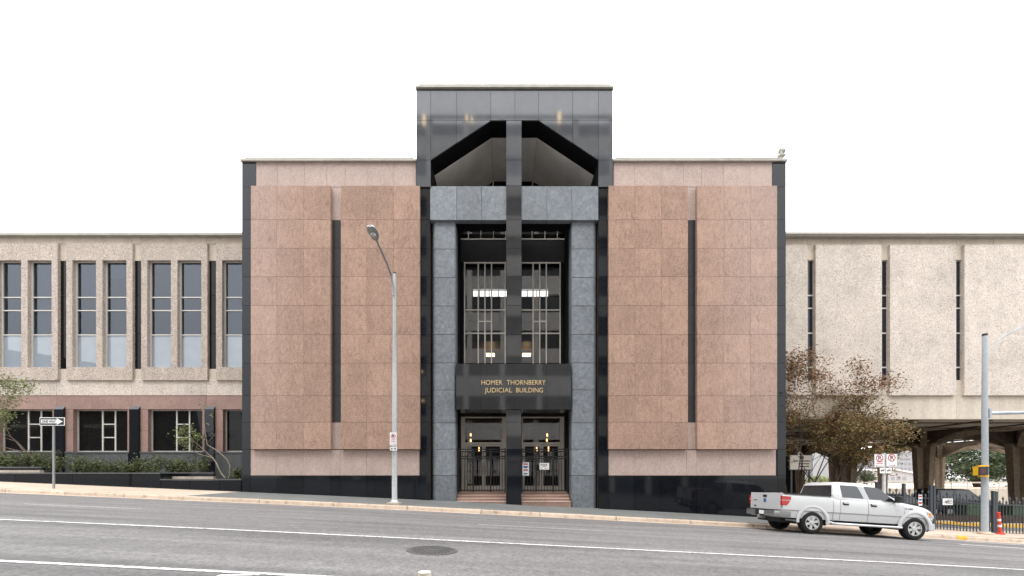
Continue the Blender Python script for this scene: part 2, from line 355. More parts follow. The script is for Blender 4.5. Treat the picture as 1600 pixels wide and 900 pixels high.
# ------------------------------------------------------------------ ground, road, pavement
def interp(t, tab):
    if t <= tab[0][0]: return tab[0][1]
    for (a, va), (b, vb) in zip(tab, tab[1:]):
        if t <= b:
            k = (t-a)/(b-a); return va+(vb-va)*k
    return tab[-1][1]
LT = [(-60, 2.9), (-30, 1.335), (-6, .3195), (10, -.4805), (19, -1.04), (24, -1.32), (60, -2.4)]
def LX(x):
    return sum(interp(x+d, LT) for d in (-3, -1.5, 0, 1.5, 3))/5
CR = [(-8, -1.25), (4, -1.29), (8.3, -1.354), (12, -1.432), (15, -1.505), (16.9, -1.565), (17.6, -1.58), (26, -1.7)]
def road_z(x, y): return EYE+interp(y, CR)+LX(x)
YC = 16.9
def yc(x):      # curb face line, drawing back towards the corner on the right
    return YC if x < 18.5 else YC+min(1.2, (x-18.5)**2*.035)
def walk_z(x, y):
    t = max(0, min(1, (y-YC)/2.5)); return EYE-1.405+.122*t+LX(x)
def strip(name, m, xs, rows, zf, off=0.0):
    "grid sheet: rows = functions x -> y"
    mb = MB(); V = [(x, r(x), zf(x, r(x))+off) for r in rows for x in xs]; n = len(xs)
    mb.add(V, [(j*n+i, j*n+i+1, (j+1)*n+i+1, (j+1)*n+i) for j in range(len(rows)-1) for i in range(n-1)])
    o = mb.build(name, m); return o
def frange(a, b, s):
    n = max(1, int(round((b-a)/s))); return [a+(b-a)*i/n for i in range(n+1)]
XS = frange(-60, 60, 1.5)
tag(strip('road', M['asphalt'], XS, [(lambda x, y=y: y) for y in frange(-7.5, 16.5, 1.5)]+[lambda x: max(16.95, yc(x)+.02)], road_z), kind='structure')
g = MB().add([(-1500, -1500, -3.2), (1500, -1500, -3.2), (1500, 2500, -3.2), (-1500, 2500, -3.2)], [(0, 1, 2, 3)]).build('ground', M['ground']); tag(g, kind='structure')
opw = strip('opposite_pavement', M['walk'], XS, [lambda x: -9.2, lambda x: -7.5], lambda x, y: road_z(x, -7.5)+.13); tag(opw, kind='structure')
# pavement sheet, three pours: tan, grey granite, tan
def pave(name, m, xa, xb, da=0., db=0.):
    "da/db: how far the end is skewed between curb and wall"
    n = max(2, int((xb-xa)/1.2)); mb = MB(); V = []
    rows = [0, .25, .5, .75, 1]
    for t in rows:
        for i in range(n+1):
            a = xa+da*t; b = xb+db*t; x = a+(b-a)*i/n
            y = (yc(x)+.16)*(1-t)+19.72*t; V.append((x, y, walk_z(x, y)))
    mb.add(V, [(j*(n+1)+i, j*(n+1)+i+1, (j+1)*(n+1)+i+1, (j+1)*(n+1)+i) for j in range(4) for i in range(n)])
    o = mb.build(name, m); tag(o, kind='structure'); return o
pv = pave('pavement', M['walk'], -60, -13.1, 0, .8)
pg = pave('granite_pavement', M['greywalk'], -13.1+.01, 11.6, .8, 0)
pr = pave('pavement', M['walk'], 11.61, 26)
# pavement joints, real score lines: narrow recessed strips are left as dark grooves 4 mm proud of nothing
curb = thing('curb', None, None, (0, YC, road_z(0, YC))); tag(curb, kind='structure')
x = -36.0
while x < 26:
    L_ = random.choice([2.4, 3.0, 3.0, 3.1]); a, b = x+.012, x+L_-.012
    zt = lambda q: walk_z(q, YC); seg = MB(); loops = []
    for q in (a, (a+b)/2, b):
        y0 = yc(q); z0 = road_z(q, YC)-.25; z1 = zt(q)+random.uniform(-.004, .004)
        loops.append([(q, y0-.02, z0), (q, y0-.01, z1-.05), (q, y0+.02, z1-.012), (q, y0+.055, z1), (q, y0+.175, z1+.004), (q, y0+.175, z0)])
    seg.loft(loops); o = seg.build('curb_stone', M['yellow'] if False else M['curb'], curb, smooth=40)
    gl = [[(q, yc(q)-.40, road_z(q, yc(q)-.4)-.1), (q, yc(q)-.40, road_z(q, yc(q)-.4)+.006), (q, yc(q)-.022, road_z(q, YC)+.012), (q, yc(q)-.022, road_z(q, YC)-.1)] for q in (a, (a+b)/2, b)]
    MB().loft(gl).build('gutter_stone', M['walk'], curb)
    x += L_
ya, yb = PX(1496, YC+.0), PX(1511, YC)
yl = [[(q, yc(q)-.026, road_z(q, YC)+.02), (q, yc(q)-.016, walk_z(q, YC)-.045), (q, yc(q)+.015, walk_z(q, YC)-.004), (q, yc(q)+.06, walk_z(q, YC)+.009), (q, yc(q)+.14, walk_z(q, YC)+.01), (q, yc(q)+.14, walk_z(q, YC)-.1)] for q in (ya, yb)]
MB().loft(yl).build('yellow_curb_paint', M['yellow'], curb)
# painted lines
def line(name, xa, xb, y0, y1, wdt, label=None, kind='structure'):
    n = max(2, int((xb-xa)/1.0)); V = []
    for i in range(n+1):
        q = xa+(xb-xa)*i/n; yy = y0+(y1-y0)*i/n
        for s in (-1, 1): V.append((q, yy+s*wdt/2, road_z(q, yy+s*wdt/2)+.006))
    o = MB().add(V, [(2*i, 2*i+2, 2*i+3, 2*i+1) for i in range(n)]).build(name, M['paint']); tag(o, kind=kind); return o
line('lane_line', -40, 40, 8.35, 8.35, .13)
line('lane_line', -20, 3.2, 4.92, 4.88, .10)
line('turn_line', -3.25, -2.85, 4.70, 4.84, .08)
line('parking_line', PX(40, 12), PX(222, 12), 11.95, 11.95, .055)
line('parking_line', PX(748, 12), PX(938, 12), 11.95, 11.95, .055)
line('stop_line', PX(1508, 15.9), 24, 15.95, 15.7, .16)
line('stop_line', PX(1480, 14.6), 20, 14.2, 14.0, .18)

# ------------------------------------------------------------------ the courthouse
CY = 19.4
ch = thing('courthouse', 'courthouse of pink and black granite with a tall central portal', 'courthouse', (PX(803, CY), CY, walk_z(0, CY)))
J = .007                                    # half a joint
def panel(m, px0, px1, py0, py1, Y=CY, th=.06, name='granite_panel', back=None, j=J):
    x0, x1 = PX(px0, Y), PX(px1, Y); z0, z1 = PZ(py1, Y), PZ(py0, Y)
    return slab(name, m, ch, x0+j*.6, x1-j*.6, Y+random.uniform(0, .003), Y+th if back is None else back, z0+j, z1-j)
GB = EYE-3.0                                # below the lowest ground
# structural masses behind the facing
bk = MB()
bk.box(PX(378.4, CY), PX(671.6, CY), CY+.075, 44, GB, PZ(247, CY)); bk.box(PX(935.4, CY), PX(1227.6, CY), CY+.075, 44, GB, PZ(247, CY))
bk.build('wall', M['backing'], ch)
rows = [290, 343.3, 387.8, 432.4, 477.4, 522.4, 567.3, 618.4, 659.6, 702]
YR = 19.2
for cols in ([391.7, 432.3, 474.5, 516.4], [532.5, 573, 614.7, 656], [951, 992.3, 1033.6, 1075], [1089.5, 1131.2, 1172.8, 1214.5]):
    for a, b in zip(cols, cols[1:]):
        for c, d in zip(rows, rows[1:]): panel(M['pink'], a, b, c, d, YR, name='pink_granite_panel', back=CY+.07, j=.0055)
YQ = CY+.012
for cols in ([400.2, 434, 475.8, 510.7, 539.5, 574.6, 615.6, 650], [958.7, 992, 1033, 1068, 1095.7, 1130.6, 1172, 1206.5]):
    for a, b in zip(cols, cols[1:]): panel(M['pale'], a, b, 253.5, 292, YQ, name='pale_granite_panel')
for cols in ([391.5, 432.6, 474.6, 516, 531.5, 572.5, 614, 655.6], [950, 990.3, 1031.7, 1072.8, 1088.3, 1129.4, 1171, 1212.5]):
    for a, b in zip(cols, cols[1:]): panel(M['pale'], a, b, 702.8, 743, YQ, name='pale_granite_panel')
for a, b in ((515, 534), (1073.5, 1091)):
    panel(M['pale'], a, b, 292.5, 344, YQ, name='pale_granite_panel'); panel(M['pale'], a, b, 660, 702, YQ, name='pale_granite_panel')
    rr = [344]+rows[2:8]+[660]
    for c, d in zip(rr, rr[1:]): panel(M['slot'], a, b, c, d, YQ, name='dark_slot_panel')
# black granite: corner strips, jambs beside the portal and the plinth
for a, b in ((378, 391.5), (1214.7, 1228)):
    rr = [292]+rows[1:]+[743, 800]
    for c, d in zip(rr, rr[1:]): panel(M['black'], a, b, c, d, name='black_granite_panel')
panel(M['black'], 378, 400, 253.5, 292, name='black_granite_panel'); panel(M['black'], 1206.7, 1228, 253.5, 292, name='black_granite_panel')
for a, b in ((656, 672), (935, 951)):
    rr = rows+[743, 820]
    for c, d in zip(rr, rr[1:]): panel(M['black'], a, b, c, d, CY-.03, back=CY+.07, name='black_granite_panel')
for cols in ([391.5, 432.6, 474.6, 516, 531.5, 572.5, 614, 656], [951, 990.3, 1031.7, 1072.8, 1088.3, 1129.4, 1171, 1214.7]):
    for a, b in zip(cols, cols[1:]): panel(M['black'], a, b, 743.2, 835, name='black_granite_panel')
# copings
def coping(px0, px1, py0, pym, py1, Y, yb, lo=4):
    MB().box(PX(px0-1, Y), PX(px1+1, Y), Y-.10, yb, PZ(py1, Y), PZ(pym, Y)).build('coping_lip', M['coping'], ch)
    n = 3; xs = [px0+lo+(px1-px0-2*lo)*i/n for i in range(n+1)]
    for a, b in zip(xs, xs[1:]): MB().box(PX(a, Y)+.006, PX(b, Y)-.006, Y+.03, yb-.02, PZ(pym, Y)+.002, PZ(py0, Y)).build('coping', M['coping'], ch)
coping(378, 649.6, 245, 250.4, 253.3, CY, 43.9); coping(958.4, 1228, 245, 250.4, 253.3, CY, 43.9)
# tower
TY = 19.3
coping(650.5, 957.5, 130, 136.2, 139, TY, 34)
P2 = lambda px, py, Y=TY: (PX(px, Y), PZ(py, Y))
xl, xr, xa1, xa2 = 673.0, 935.0, 766.9, 841.7
outer = [P2(650.4, 292), P2(650.4, 138), P2(957.6, 138), P2(957.6, 292), P2(xr, 292), P2(xr, 250), P2(xa2, 188), P2(xa1, 188), P2(xl, 250), P2(xl, 292)]
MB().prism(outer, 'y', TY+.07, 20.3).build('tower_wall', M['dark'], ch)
def polypanel(m, pts, Y, th=.06, name='granite_panel'):
    q = [P2(a, b, Y) for a, b in pts]; cx = sum(p[0] for p in q)/len(q); cz = sum(p[1] for p in q)/len(q)
    sh = []
    for p in q:
        dx, dz = p[0]-cx, p[1]-cz; sh.append((p[0]-math.copysign(min(J, abs(dx)*.3), dx), p[1]-math.copysign(min(J, abs(dz)*.3), dz)))
    return MB().prism(sh, 'y', Y, Y+th).build(name, m, ch)
TX = [650.3, 673, 713.6, 766.9, 804.4, 841.7, 894.7, 935, 957.7]
for a, b in zip(TX, TX[1:]): polypanel(M['tower'], [(a, 188), (a, 139.2), (b, 139.2), (b, 188)], TY, name='grey_granite_panel')
for a, b in ((650.3, 673), (935, 957.7)):
    polypanel(M['tower'], [(a, 250), (a, 188), (b, 188), (b, 250)], TY, name='grey_granite_panel'); polypanel(M['tower'], [(a, 292), (a, 250), (b, 250), (b, 292)], TY, name='grey_granite_panel')
polypanel(M['tower'], [(673, 250), (673, 188), (713.6, 188), (713.6, 223.2)], TY, name='grey_granite_panel'); polypanel(M['tower'], [(713.6, 223.2), (713.6, 188), (766.9, 188)], TY, name='grey_granite_panel')
polypanel(M['tower'], [(935, 188), (935, 250), (894.7, 223.2), (894.7, 188)], TY, name='grey_granite_panel'); polypanel(M['tower'], [(894.7, 188), (894.7, 223.2), (841.7, 188)], TY, name='grey_granite_panel')
# vault behind the arch: stucco soffit on the same section, black end wall
sec = [P2(xl, 250), P2(xa1, 188), P2(xa2, 188), P2(xr, 250)]
for (a, b), nm_ in (((0, 1), 'soffit_panel'), ((1, 2), 'soffit_panel'), ((2, 3), 'soffit_panel')):
    (ax, az), (bx_, bz) = sec[a], sec[b]; g_ = .008
    d = math.hypot(bx_-ax, bz-az); ux, uz = (bx_-ax)/d*g_, (bz-az)/d*g_
    MB().add([(ax+ux, 20.31, az+uz), (bx_-ux, 20.31, bz-uz), (bx_-ux, 23.3, bz-uz), (ax+ux, 23.3, az+uz), (ax+ux, 20.31, az+uz+.12), (bx_-ux, 20.31, bz-uz+.12), (bx_-ux, 23.3, bz-uz+.12), (ax+ux, 23.3, az+uz+.12)],
             [(0, 1, 2, 3), (7, 6, 5, 4), (0, 4, 5, 1), (1, 5, 6, 2), (2, 6, 7, 3), (3, 7, 4, 0)]).build('soffit_panel', M['stucco'], ch)
zl = PZ(292, TY)
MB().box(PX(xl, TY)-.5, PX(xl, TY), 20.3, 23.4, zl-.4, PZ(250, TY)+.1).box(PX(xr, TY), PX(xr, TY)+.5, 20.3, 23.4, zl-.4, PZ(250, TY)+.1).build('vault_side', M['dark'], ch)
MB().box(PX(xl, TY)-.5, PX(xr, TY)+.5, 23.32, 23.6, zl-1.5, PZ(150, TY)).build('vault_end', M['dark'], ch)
for px in (770.5, 832): slab('mullion', M['slimframe'], ch, PX(px, 23.3)-.02, PX(px, 23.3)+.02, 23.27, 23.315, zl-.2, PZ(281, 23.3))
MB().box(PX(650.6, TY), PX(957.4, TY), 20.35, 33.9, PZ(166, TY), PZ(138.2, TY)).box(PX(650.6, TY), PX(xl, TY)-.02, 20.32, 33.9, PZ(292, TY), PZ(166.5, TY)).box(PX(xr, TY)+.02, PX(957.4, TY), 20.32, 33.9, PZ(292, TY), PZ(166.5, TY)).build('tower_roof', M['dark'], ch)
# blue-grey lintel and columns
LX_ = [672, 713.6, 752.6, 803, 854.6, 893.5, 935]
for a, b in zip(LX_, LX_[1:]): panel(M['blue'], a, b, 290.6, 344, CY-.05, back=CY+.25, name='lintel_block', j=.012)
slab('lintel_core', M['dark'], ch, PX(672, CY)+.02, PX(935, CY)-.02, CY+.252, 20.25, PZ(343.6, CY), PZ(291.2, CY))
crow = [344.6, 389, 433.7, 478, 522.5, 567, 609.3, 660.6, 701.8, 743, 812]
CYc = 19.5
def colsec(xa, xb, flip):
    pts = []; r = .24; y0, y1 = CYc, 20.38
    for k in range(7):
        a = math.pi/2*k/6; pts.append((xa+r-r*math.cos(a), y0+r-r*math.sin(a)))
    pts += [(xb-.05, y0), (xb, y0+.06), (xb, y1), (xa, y1)]
    if flip: pts = [(xa+xb-p, q) for p, q in pts]
    return pts
for (pa, pb, fl) in ((674.5, 711.6, False), (893, 933, True)):
    sc_ = colsec(PX(pa, CYc), PX(pb, CYc), fl)
    for a, b in zip(crow, crow[1:]):
        MB().prism(sc_, 'z', PZ(b, CYc)+.011, PZ(a, CYc)-.011).build('column_block', M['blue'], ch, smooth=30)
    xs_ = [p[0] for p in sc_]; MB().box(min(xs_)+.09, max(xs_)-.09, CYc+.06, 20.3, GB, PZ(345, CYc)).build('column_core', M['backing'], ch)
# central pier, flush with the tower front
prow = [188.3, 250, 290, 343.3, 387.8, 432.4, 477.4, 522.4, 567.6]
for a, b in zip(prow, prow[1:]): panel(M['tower'] if b < 340 else M['pier'], 791, 815, a, b, TY, back=20.1, name='pier_block')
for a, b in ((640.4, 659.6), (659.6, 702), (702, 722), (722, 815)): panel(M['pier'] if b < 720 else M['black'], 790.8, 814.6, a, b, TY, back=20.1, name='pier_block')  # lower blocks turn black: the darker reflection near the ground is painted in
# spandrel with the building name
for a, b in zip([712.6, 751.5, 802.6, 853.4, 892.4], [751.5, 802.6, 853.4, 892.4]):
    panel(M['pier'], a, b, 568, 640, TY, back=20.4, name='spandrel_panel')
    slab('ceiling_panel', M['dark'], ch, PX(a, TY)+J, PX(b, TY)-J, 20.42, 21.68, PZ(640, TY)+.01, PZ(636, TY))
zt_ = PZ(601.2, TY); zb_ = PZ(613.2, TY)
hgt = .215
for wd_, a, b, z_ in (('HOMER', 752.3, 784.8, zt_), ('THORNBERRY', 791.8, 852.4, zt_), ('JUDICIAL', 757.3, 800, zb_), ('BUILDING', 806.6, 848.4, zb_)):
    text('lettering', wd_, M['gold'], ch, PX((a+b)/2, TY), TY-.012, z_, PX(b, TY)-PX(a, TY), size=hgt/.70, depth=.012, bold=-.002)
# alcove behind the columns
AY = 21.7
xL, xR = -2.335, 3.055
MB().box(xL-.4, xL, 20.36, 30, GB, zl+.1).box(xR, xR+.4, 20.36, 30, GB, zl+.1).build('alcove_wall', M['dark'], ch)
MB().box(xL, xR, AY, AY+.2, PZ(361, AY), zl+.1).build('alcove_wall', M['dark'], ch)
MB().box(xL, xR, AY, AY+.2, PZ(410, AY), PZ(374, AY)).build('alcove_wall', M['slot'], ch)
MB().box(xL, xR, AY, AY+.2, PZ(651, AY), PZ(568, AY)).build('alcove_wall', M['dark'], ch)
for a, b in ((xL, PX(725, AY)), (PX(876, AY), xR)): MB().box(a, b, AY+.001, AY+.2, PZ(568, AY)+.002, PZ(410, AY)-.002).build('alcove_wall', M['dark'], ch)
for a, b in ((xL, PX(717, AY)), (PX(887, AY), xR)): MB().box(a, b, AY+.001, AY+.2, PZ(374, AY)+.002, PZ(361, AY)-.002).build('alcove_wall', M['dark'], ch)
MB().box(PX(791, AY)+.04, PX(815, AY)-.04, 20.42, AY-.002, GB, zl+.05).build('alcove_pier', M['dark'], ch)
# transom strip
wf = MB()
for px in (731.8, 751.4, 771, 790, 812, 831.3, 851.3, 870.7): wf.box(PX(px, AY)-.018, PX(px, AY)+.018, AY-.03, AY+.03, PZ(373, AY), PZ(361.5, AY))
wf.box(PX(717, AY), PX(888, AY), AY-.04, AY+.04, PZ(375, AY), PZ(373.2, AY))
wo = wf.build('transom_window', M['slimframe'], ch)
MB().box(PX(717, AY), PX(888, AY), AY+.035, AY+.045, PZ(373.2, AY), PZ(361.2, AY)).build('pane', M['glass'], wo)
cl = MB(); A0 = AY+.5
cl.prism([P2(722, 374, A0), P2(745, 361, A0), P2(857, 361, A0), P2(880, 374, A0)], 'y', A0, A0+1.6); cl.build('inner_ceiling', M['stucco'], ch)
# great window, one each side of the pier
def big_window(pa, pb, vs, part):
    f_ = MB(); y0, y1 = AY-.04, AY+.05; t = .030
    zs0, zs1 = PZ(568, AY), PZ(410, AY)
    for v in vs: f_.box(PX(v, AY)-t, PX(v, AY)+t, y0, y1, zs0, zs1)
    for h in (411, 484.6, 521): f_.box(PX(pa, AY), PX(pb, AY), y0+.004, y1-.004, PZ(h, AY)-t, PZ(h, AY)+t)
    f_.box(PX(part[0], AY), PX(part[1], AY), y0+.004, y1-.004, PZ(502.5, AY)-t, PZ(502.5, AY)+t)
    o = f_.build('great_window', M['slimframe'], ch)
    hs = [410, 484.6, 521, 568]
    for a, b in zip(vs, vs[1:]):
        for c, d in zip(hs, hs[1:]): slab('pane', M['glass'], o, PX(a, AY)+t, PX(b, AY)-t, AY+.0, AY+.01, PZ(d, AY)+t, PZ(c, AY)-t)
big_window(725.6, 790, [726, 747.3, 757.8, 768, 789.4], (747.3, 768))
big_window(812, 875.6, [812.4, 832.9, 843.2, 853.5, 875], (832.9, 853.5))
# hall behind it: dark walls, a glazed clerestory through to the far side, galleries
HB = 30.0
hz0, hz1 = PZ(463.5, HB), PZ(448, HB)
hw = MB(); hx0, hx1 = PX(727, HB), PX(876, HB)
hw.box(xL-.4, xR+.4, HB, HB+.3, GB, hz0).box(xL-.4, xR+.4, HB, HB+.3, hz1, zl+4).box(xL-.5, hx0, HB+.001, HB+.3, hz0, hz1).box(hx1, xR+1.5, HB+.001, HB+.3, hz0, hz1)
hw.box(xL-.39, xR+.39, AY+.21, HB, PZ(340, AY), PZ(336, AY)); hw.build('hall_wall', M['dark'], ch)
hm = MB()
for k in range(10): q = hx0+(hx1-hx0)*(k+.5)/10; hm.box(q-.03, q+.03, HB-.05, HB-.002, hz0, hz1-.25)
hm.box(hx0, hx1, HB-.06, HB-.003, hz1-.29, hz1-.23); hm.build('clerestory_frame', M['iron'], ch)
for (z_, d0) in ((PZ(521, 24), 24.0), (PZ(484, 25), 25.5)):
    slab('gallery_slab', M['lobby'], ch, xL+.01, xR-.01, d0, HB-.1, z_-.45, z_)
for px in (766, 823): slab('hall_light', M['warmdim'], ch, PX(px, 25)-.25, PX(px, 25)+.25, 25., 25.5, PZ(553, 25)-.02, PZ(553, 25)+.05)
slab('hall_floor', M['lobby'], ch, xL, xR, AY+.2, HB, PZ(568, AY)-.3, PZ(568, AY)-.02)
# doors
FL = PZ(768.6, 20.3)
def entrance(pa, pb, dl, dm, dr):
    y0, y1 = AY-.03, AY+.09; X_ = lambda p: PX(p, AY)
    f_ = MB(); zt0 = PZ(651.3, AY); z69 = PZ(691, AY); z94 = PZ(694.5, AY)
    tl, tr = dl-2.5, dr+2.5
    f_.box(X_(pa), X_(tl), y0, y1, FL, zt0).box(X_(tr), X_(pb), y0, y1, FL, zt0)
    f_.box(X_(tl), X_(tr), y0+.002, y1, PZ(653.3, AY), zt0-.002).box(X_(tl), X_(tr), y0+.004, y1, z94, z69)
    o = f_.build('door_frame', M['doorframe'], ch)
    slab('transom_pane', M['glass'], o, X_(tl), X_(tr), AY+.02, AY+.03, z69, PZ(653.3, AY))
    for a, b, hs in ((dl-2.3, dm, 1), (dm, dr+2.3, -1)):
        d_ = MB(); a_, b_ = X_(a)+.008, X_(b)-.008; st = .085; zz0, zz1 = FL+.01, z94-.01
        d_.box(a_, a_+st, y0+.02, y1-.02, zz0, zz1).box(b_-st, b_, y0+.02, y1-.02, zz0, zz1).box(a_+st, b_-st, y0+.022, y1-.022, zz1-.09, zz1).box(a_+st, b_-st, y0+.022, y1-.022, zz0, zz0+.26)
        do = d_.build('door', M['doorframe'], ch)
        slab('pane', M['glass'], do, a_+st, b_-st, AY+.02, AY+.03, zz0+.26, zz1-.09)
        hx = b_-st*.5 if hs == 1 else a_+st*.5
        MB().tube([(hx, y0-.05, FL+.95), (hx, y0-.05, FL+1.35)], .014, 8).box(hx-.01, hx+.01, y0-.05, y0+.02, FL+.98, FL+1.0).box(hx-.01, hx+.01, y0-.05, y0+.02, FL+1.3, FL+1.32).build('handle', M['chrome'], do)
        slab('push_bar', M['iron'], do, a_+.05, b_-.05, AY+.04, AY+.07, FL+.95, FL+1.08)
entrance(720.5, 791, 729.3, 756, 782)
entrance(813, 881.3, 819.6, 846, 872.5)
lb = MB(); lb.box(xL, xR, 27.8, 28, GB, PZ(640, AY)).box(xL, xR, AY+.21, 28, PZ(648, AY), PZ(646, AY)); lb.build('lobby_wall', M['lobby'], ch)
slab('lobby_floor', M['steps'], ch, xL, xR, 20.3, 27.8, FL-.2, FL-.004)
for px, py in ((735.5, 679.5), (735.5, 688.5), (855, 680), (854.5, 688)):
    Y_ = 23.2; o = MB().lathe([(.01, .10), (.04, .06), (.05, 0), (.035, -.06), (.01, -.08)], (PX(px, Y_), Y_, PZ(py, Y_)), 'z', 10).build('pendant_lamp', M['warm'], ch, smooth=True)
for px, py in ((748.5, 702), (838.5, 702), (857, 701)):
    Y_ = 24; MB().lathe([(.01, .14), (.03, .1), (.038, 0), (.03, -.12), (.01, -.16)], (PX(px, Y_), Y_, PZ(py, Y_)), 'z', 10).build('wall_sconce', M['warm'], ch, smooth=True)
# steps
for a, b in ((xL, PX(791, TY)), (PX(815, TY), xR)):
    for k in range(4):
        y0 = 20.3-.3*k; z1 = FL-.136*k; xs = [a+.005, (a+b)/2, b-.005]
        for c, d in zip(xs, xs[1:]):
            slab('step', M['steps'], ch, c+.004, d-.004, y0, y0+.42 if k else y0+.2, z1-.5, z1-.034); slab('step_nosing', M['nosing'], ch, c+.004, d-.004, y0-.015, y0+.42 if k else y0+.2, z1-.032, z1)

# ------------------------------------------------------------------ entrance gates
def gate(label, x0, x1):
    y = 20.22; gt = thing('entrance_gate', label, 'gate', ((x0+x1)/2, y, FL), 'iron gates across the two entrance doors')
    z0 = FL+.04; zt = PZ(701.8, y)
    rails = [PZ(702, y), PZ(705.6, y), PZ(713.6, y), PZ(716.6, y), z0+.05]
    for z_ in rails: slab('rail', M['iron'], gt, x0, x1, y-.018, y+.018, z_-.022, z_+.022)
    n = 17; bmesh_ = cube_mesh(M['iron'])
    for k in range(n):
        q = x0+.03+(x1-x0-.06)*k/(n-1); t = .011
        thick = k in (5, 11)
        if thick: slab('stile', M['iron'], gt, q-.035, q+.035, y-.026, y+.026, z0-.04, PZ(701, y))
        else: slab('bar', M['iron'], gt, q-t, q+t, y-t, y+t, z0, PZ(716, y))
    zc = (PZ(705.6, y)+PZ(713.6, y))/2; rr = .085
    for k in range(8):
        q = x0+.12+(x1-x0-.24)*k/7; MB().ring((q, zc), rr, rr+.022, y-.012, y+.012, 14).build('ring', M['iron'], gt)
    for q in (x0+.03, x1-.03): slab('post', M['iron'], gt, q-.03, q+.03, y-.03, y+.03, FL-.02, PZ(700.5, y))
    slab('latch', M['iron'], gt, (x0+x1)/2+.5, (x0+x1)/2+.58, y-.05, y-.02, FL+.95, FL+1.12)
    return gt
gate('black iron gate left of the central pier, with no notices on it', xL+.03, PX(791, TY)-.02)
gate('black iron gate right of the central pier, hung with two notices', PX(815, TY)+.02, xR-.03)
def notice(name, label, px0, px1, py0, py1, Y, marks, m='signwhite', cat='notice', group=None):
    x0, x1, z0, z1 = PX(px0, Y), PX(px1, Y), PZ(py1, Y), PZ(py0, Y)
    n = thing(name, label, cat, ((x0+x1)/2, Y, z0), group); slab('plate', M[m], n, x0, x1, Y-.012, Y, z0, z1)
    for (a, b, c, d, mm) in marks:      # fractions of the plate
        slab('print', M[mm], n, x0+(x1-x0)*a, x0+(x1-x0)*b, Y-.0155, Y-.0125, z0+(z1-z0)*c, z0+(z1-z0)*d)
    return n
notice('notice', 'tall narrow white notice with red and blue blocks on the right entrance gate', 816.3, 826.6, 722.5, 743, 20.17,
       [(.15, .85, .82, .92, 'signred'), (.1, .9, .62, .72, 'signblue'), (.28, .72, .56, .62, 'signblue'), (.15, .85, .37, .47, 'signred'), (.18, .82, .12, .18, 'signblue'), (.32, .68, .08, .12, 'signblue')])
notice('notice', 'wide white notice in the middle of the right entrance gate', 843, 858, 723.5, 733.6, 20.17,
       [(.12+.19*k, .12+.19*k+.11, .60, .84, 'signblack') for k in range(4)]+[(.3, .68, .42, .52, 'signred'), (.1, .22, .2, .3, 'signblack'), (.5, .85, .18, .24, 'signblack')])
notice('notice', 'small pale notice stuck inside the right door leaf of the right entrance', 856, 864.5, 706, 712, 21.66,
       [(.1, .42, .3, .7, 'signblack'), (.56, .9, .3, .7, 'signblack')], 'signcream')

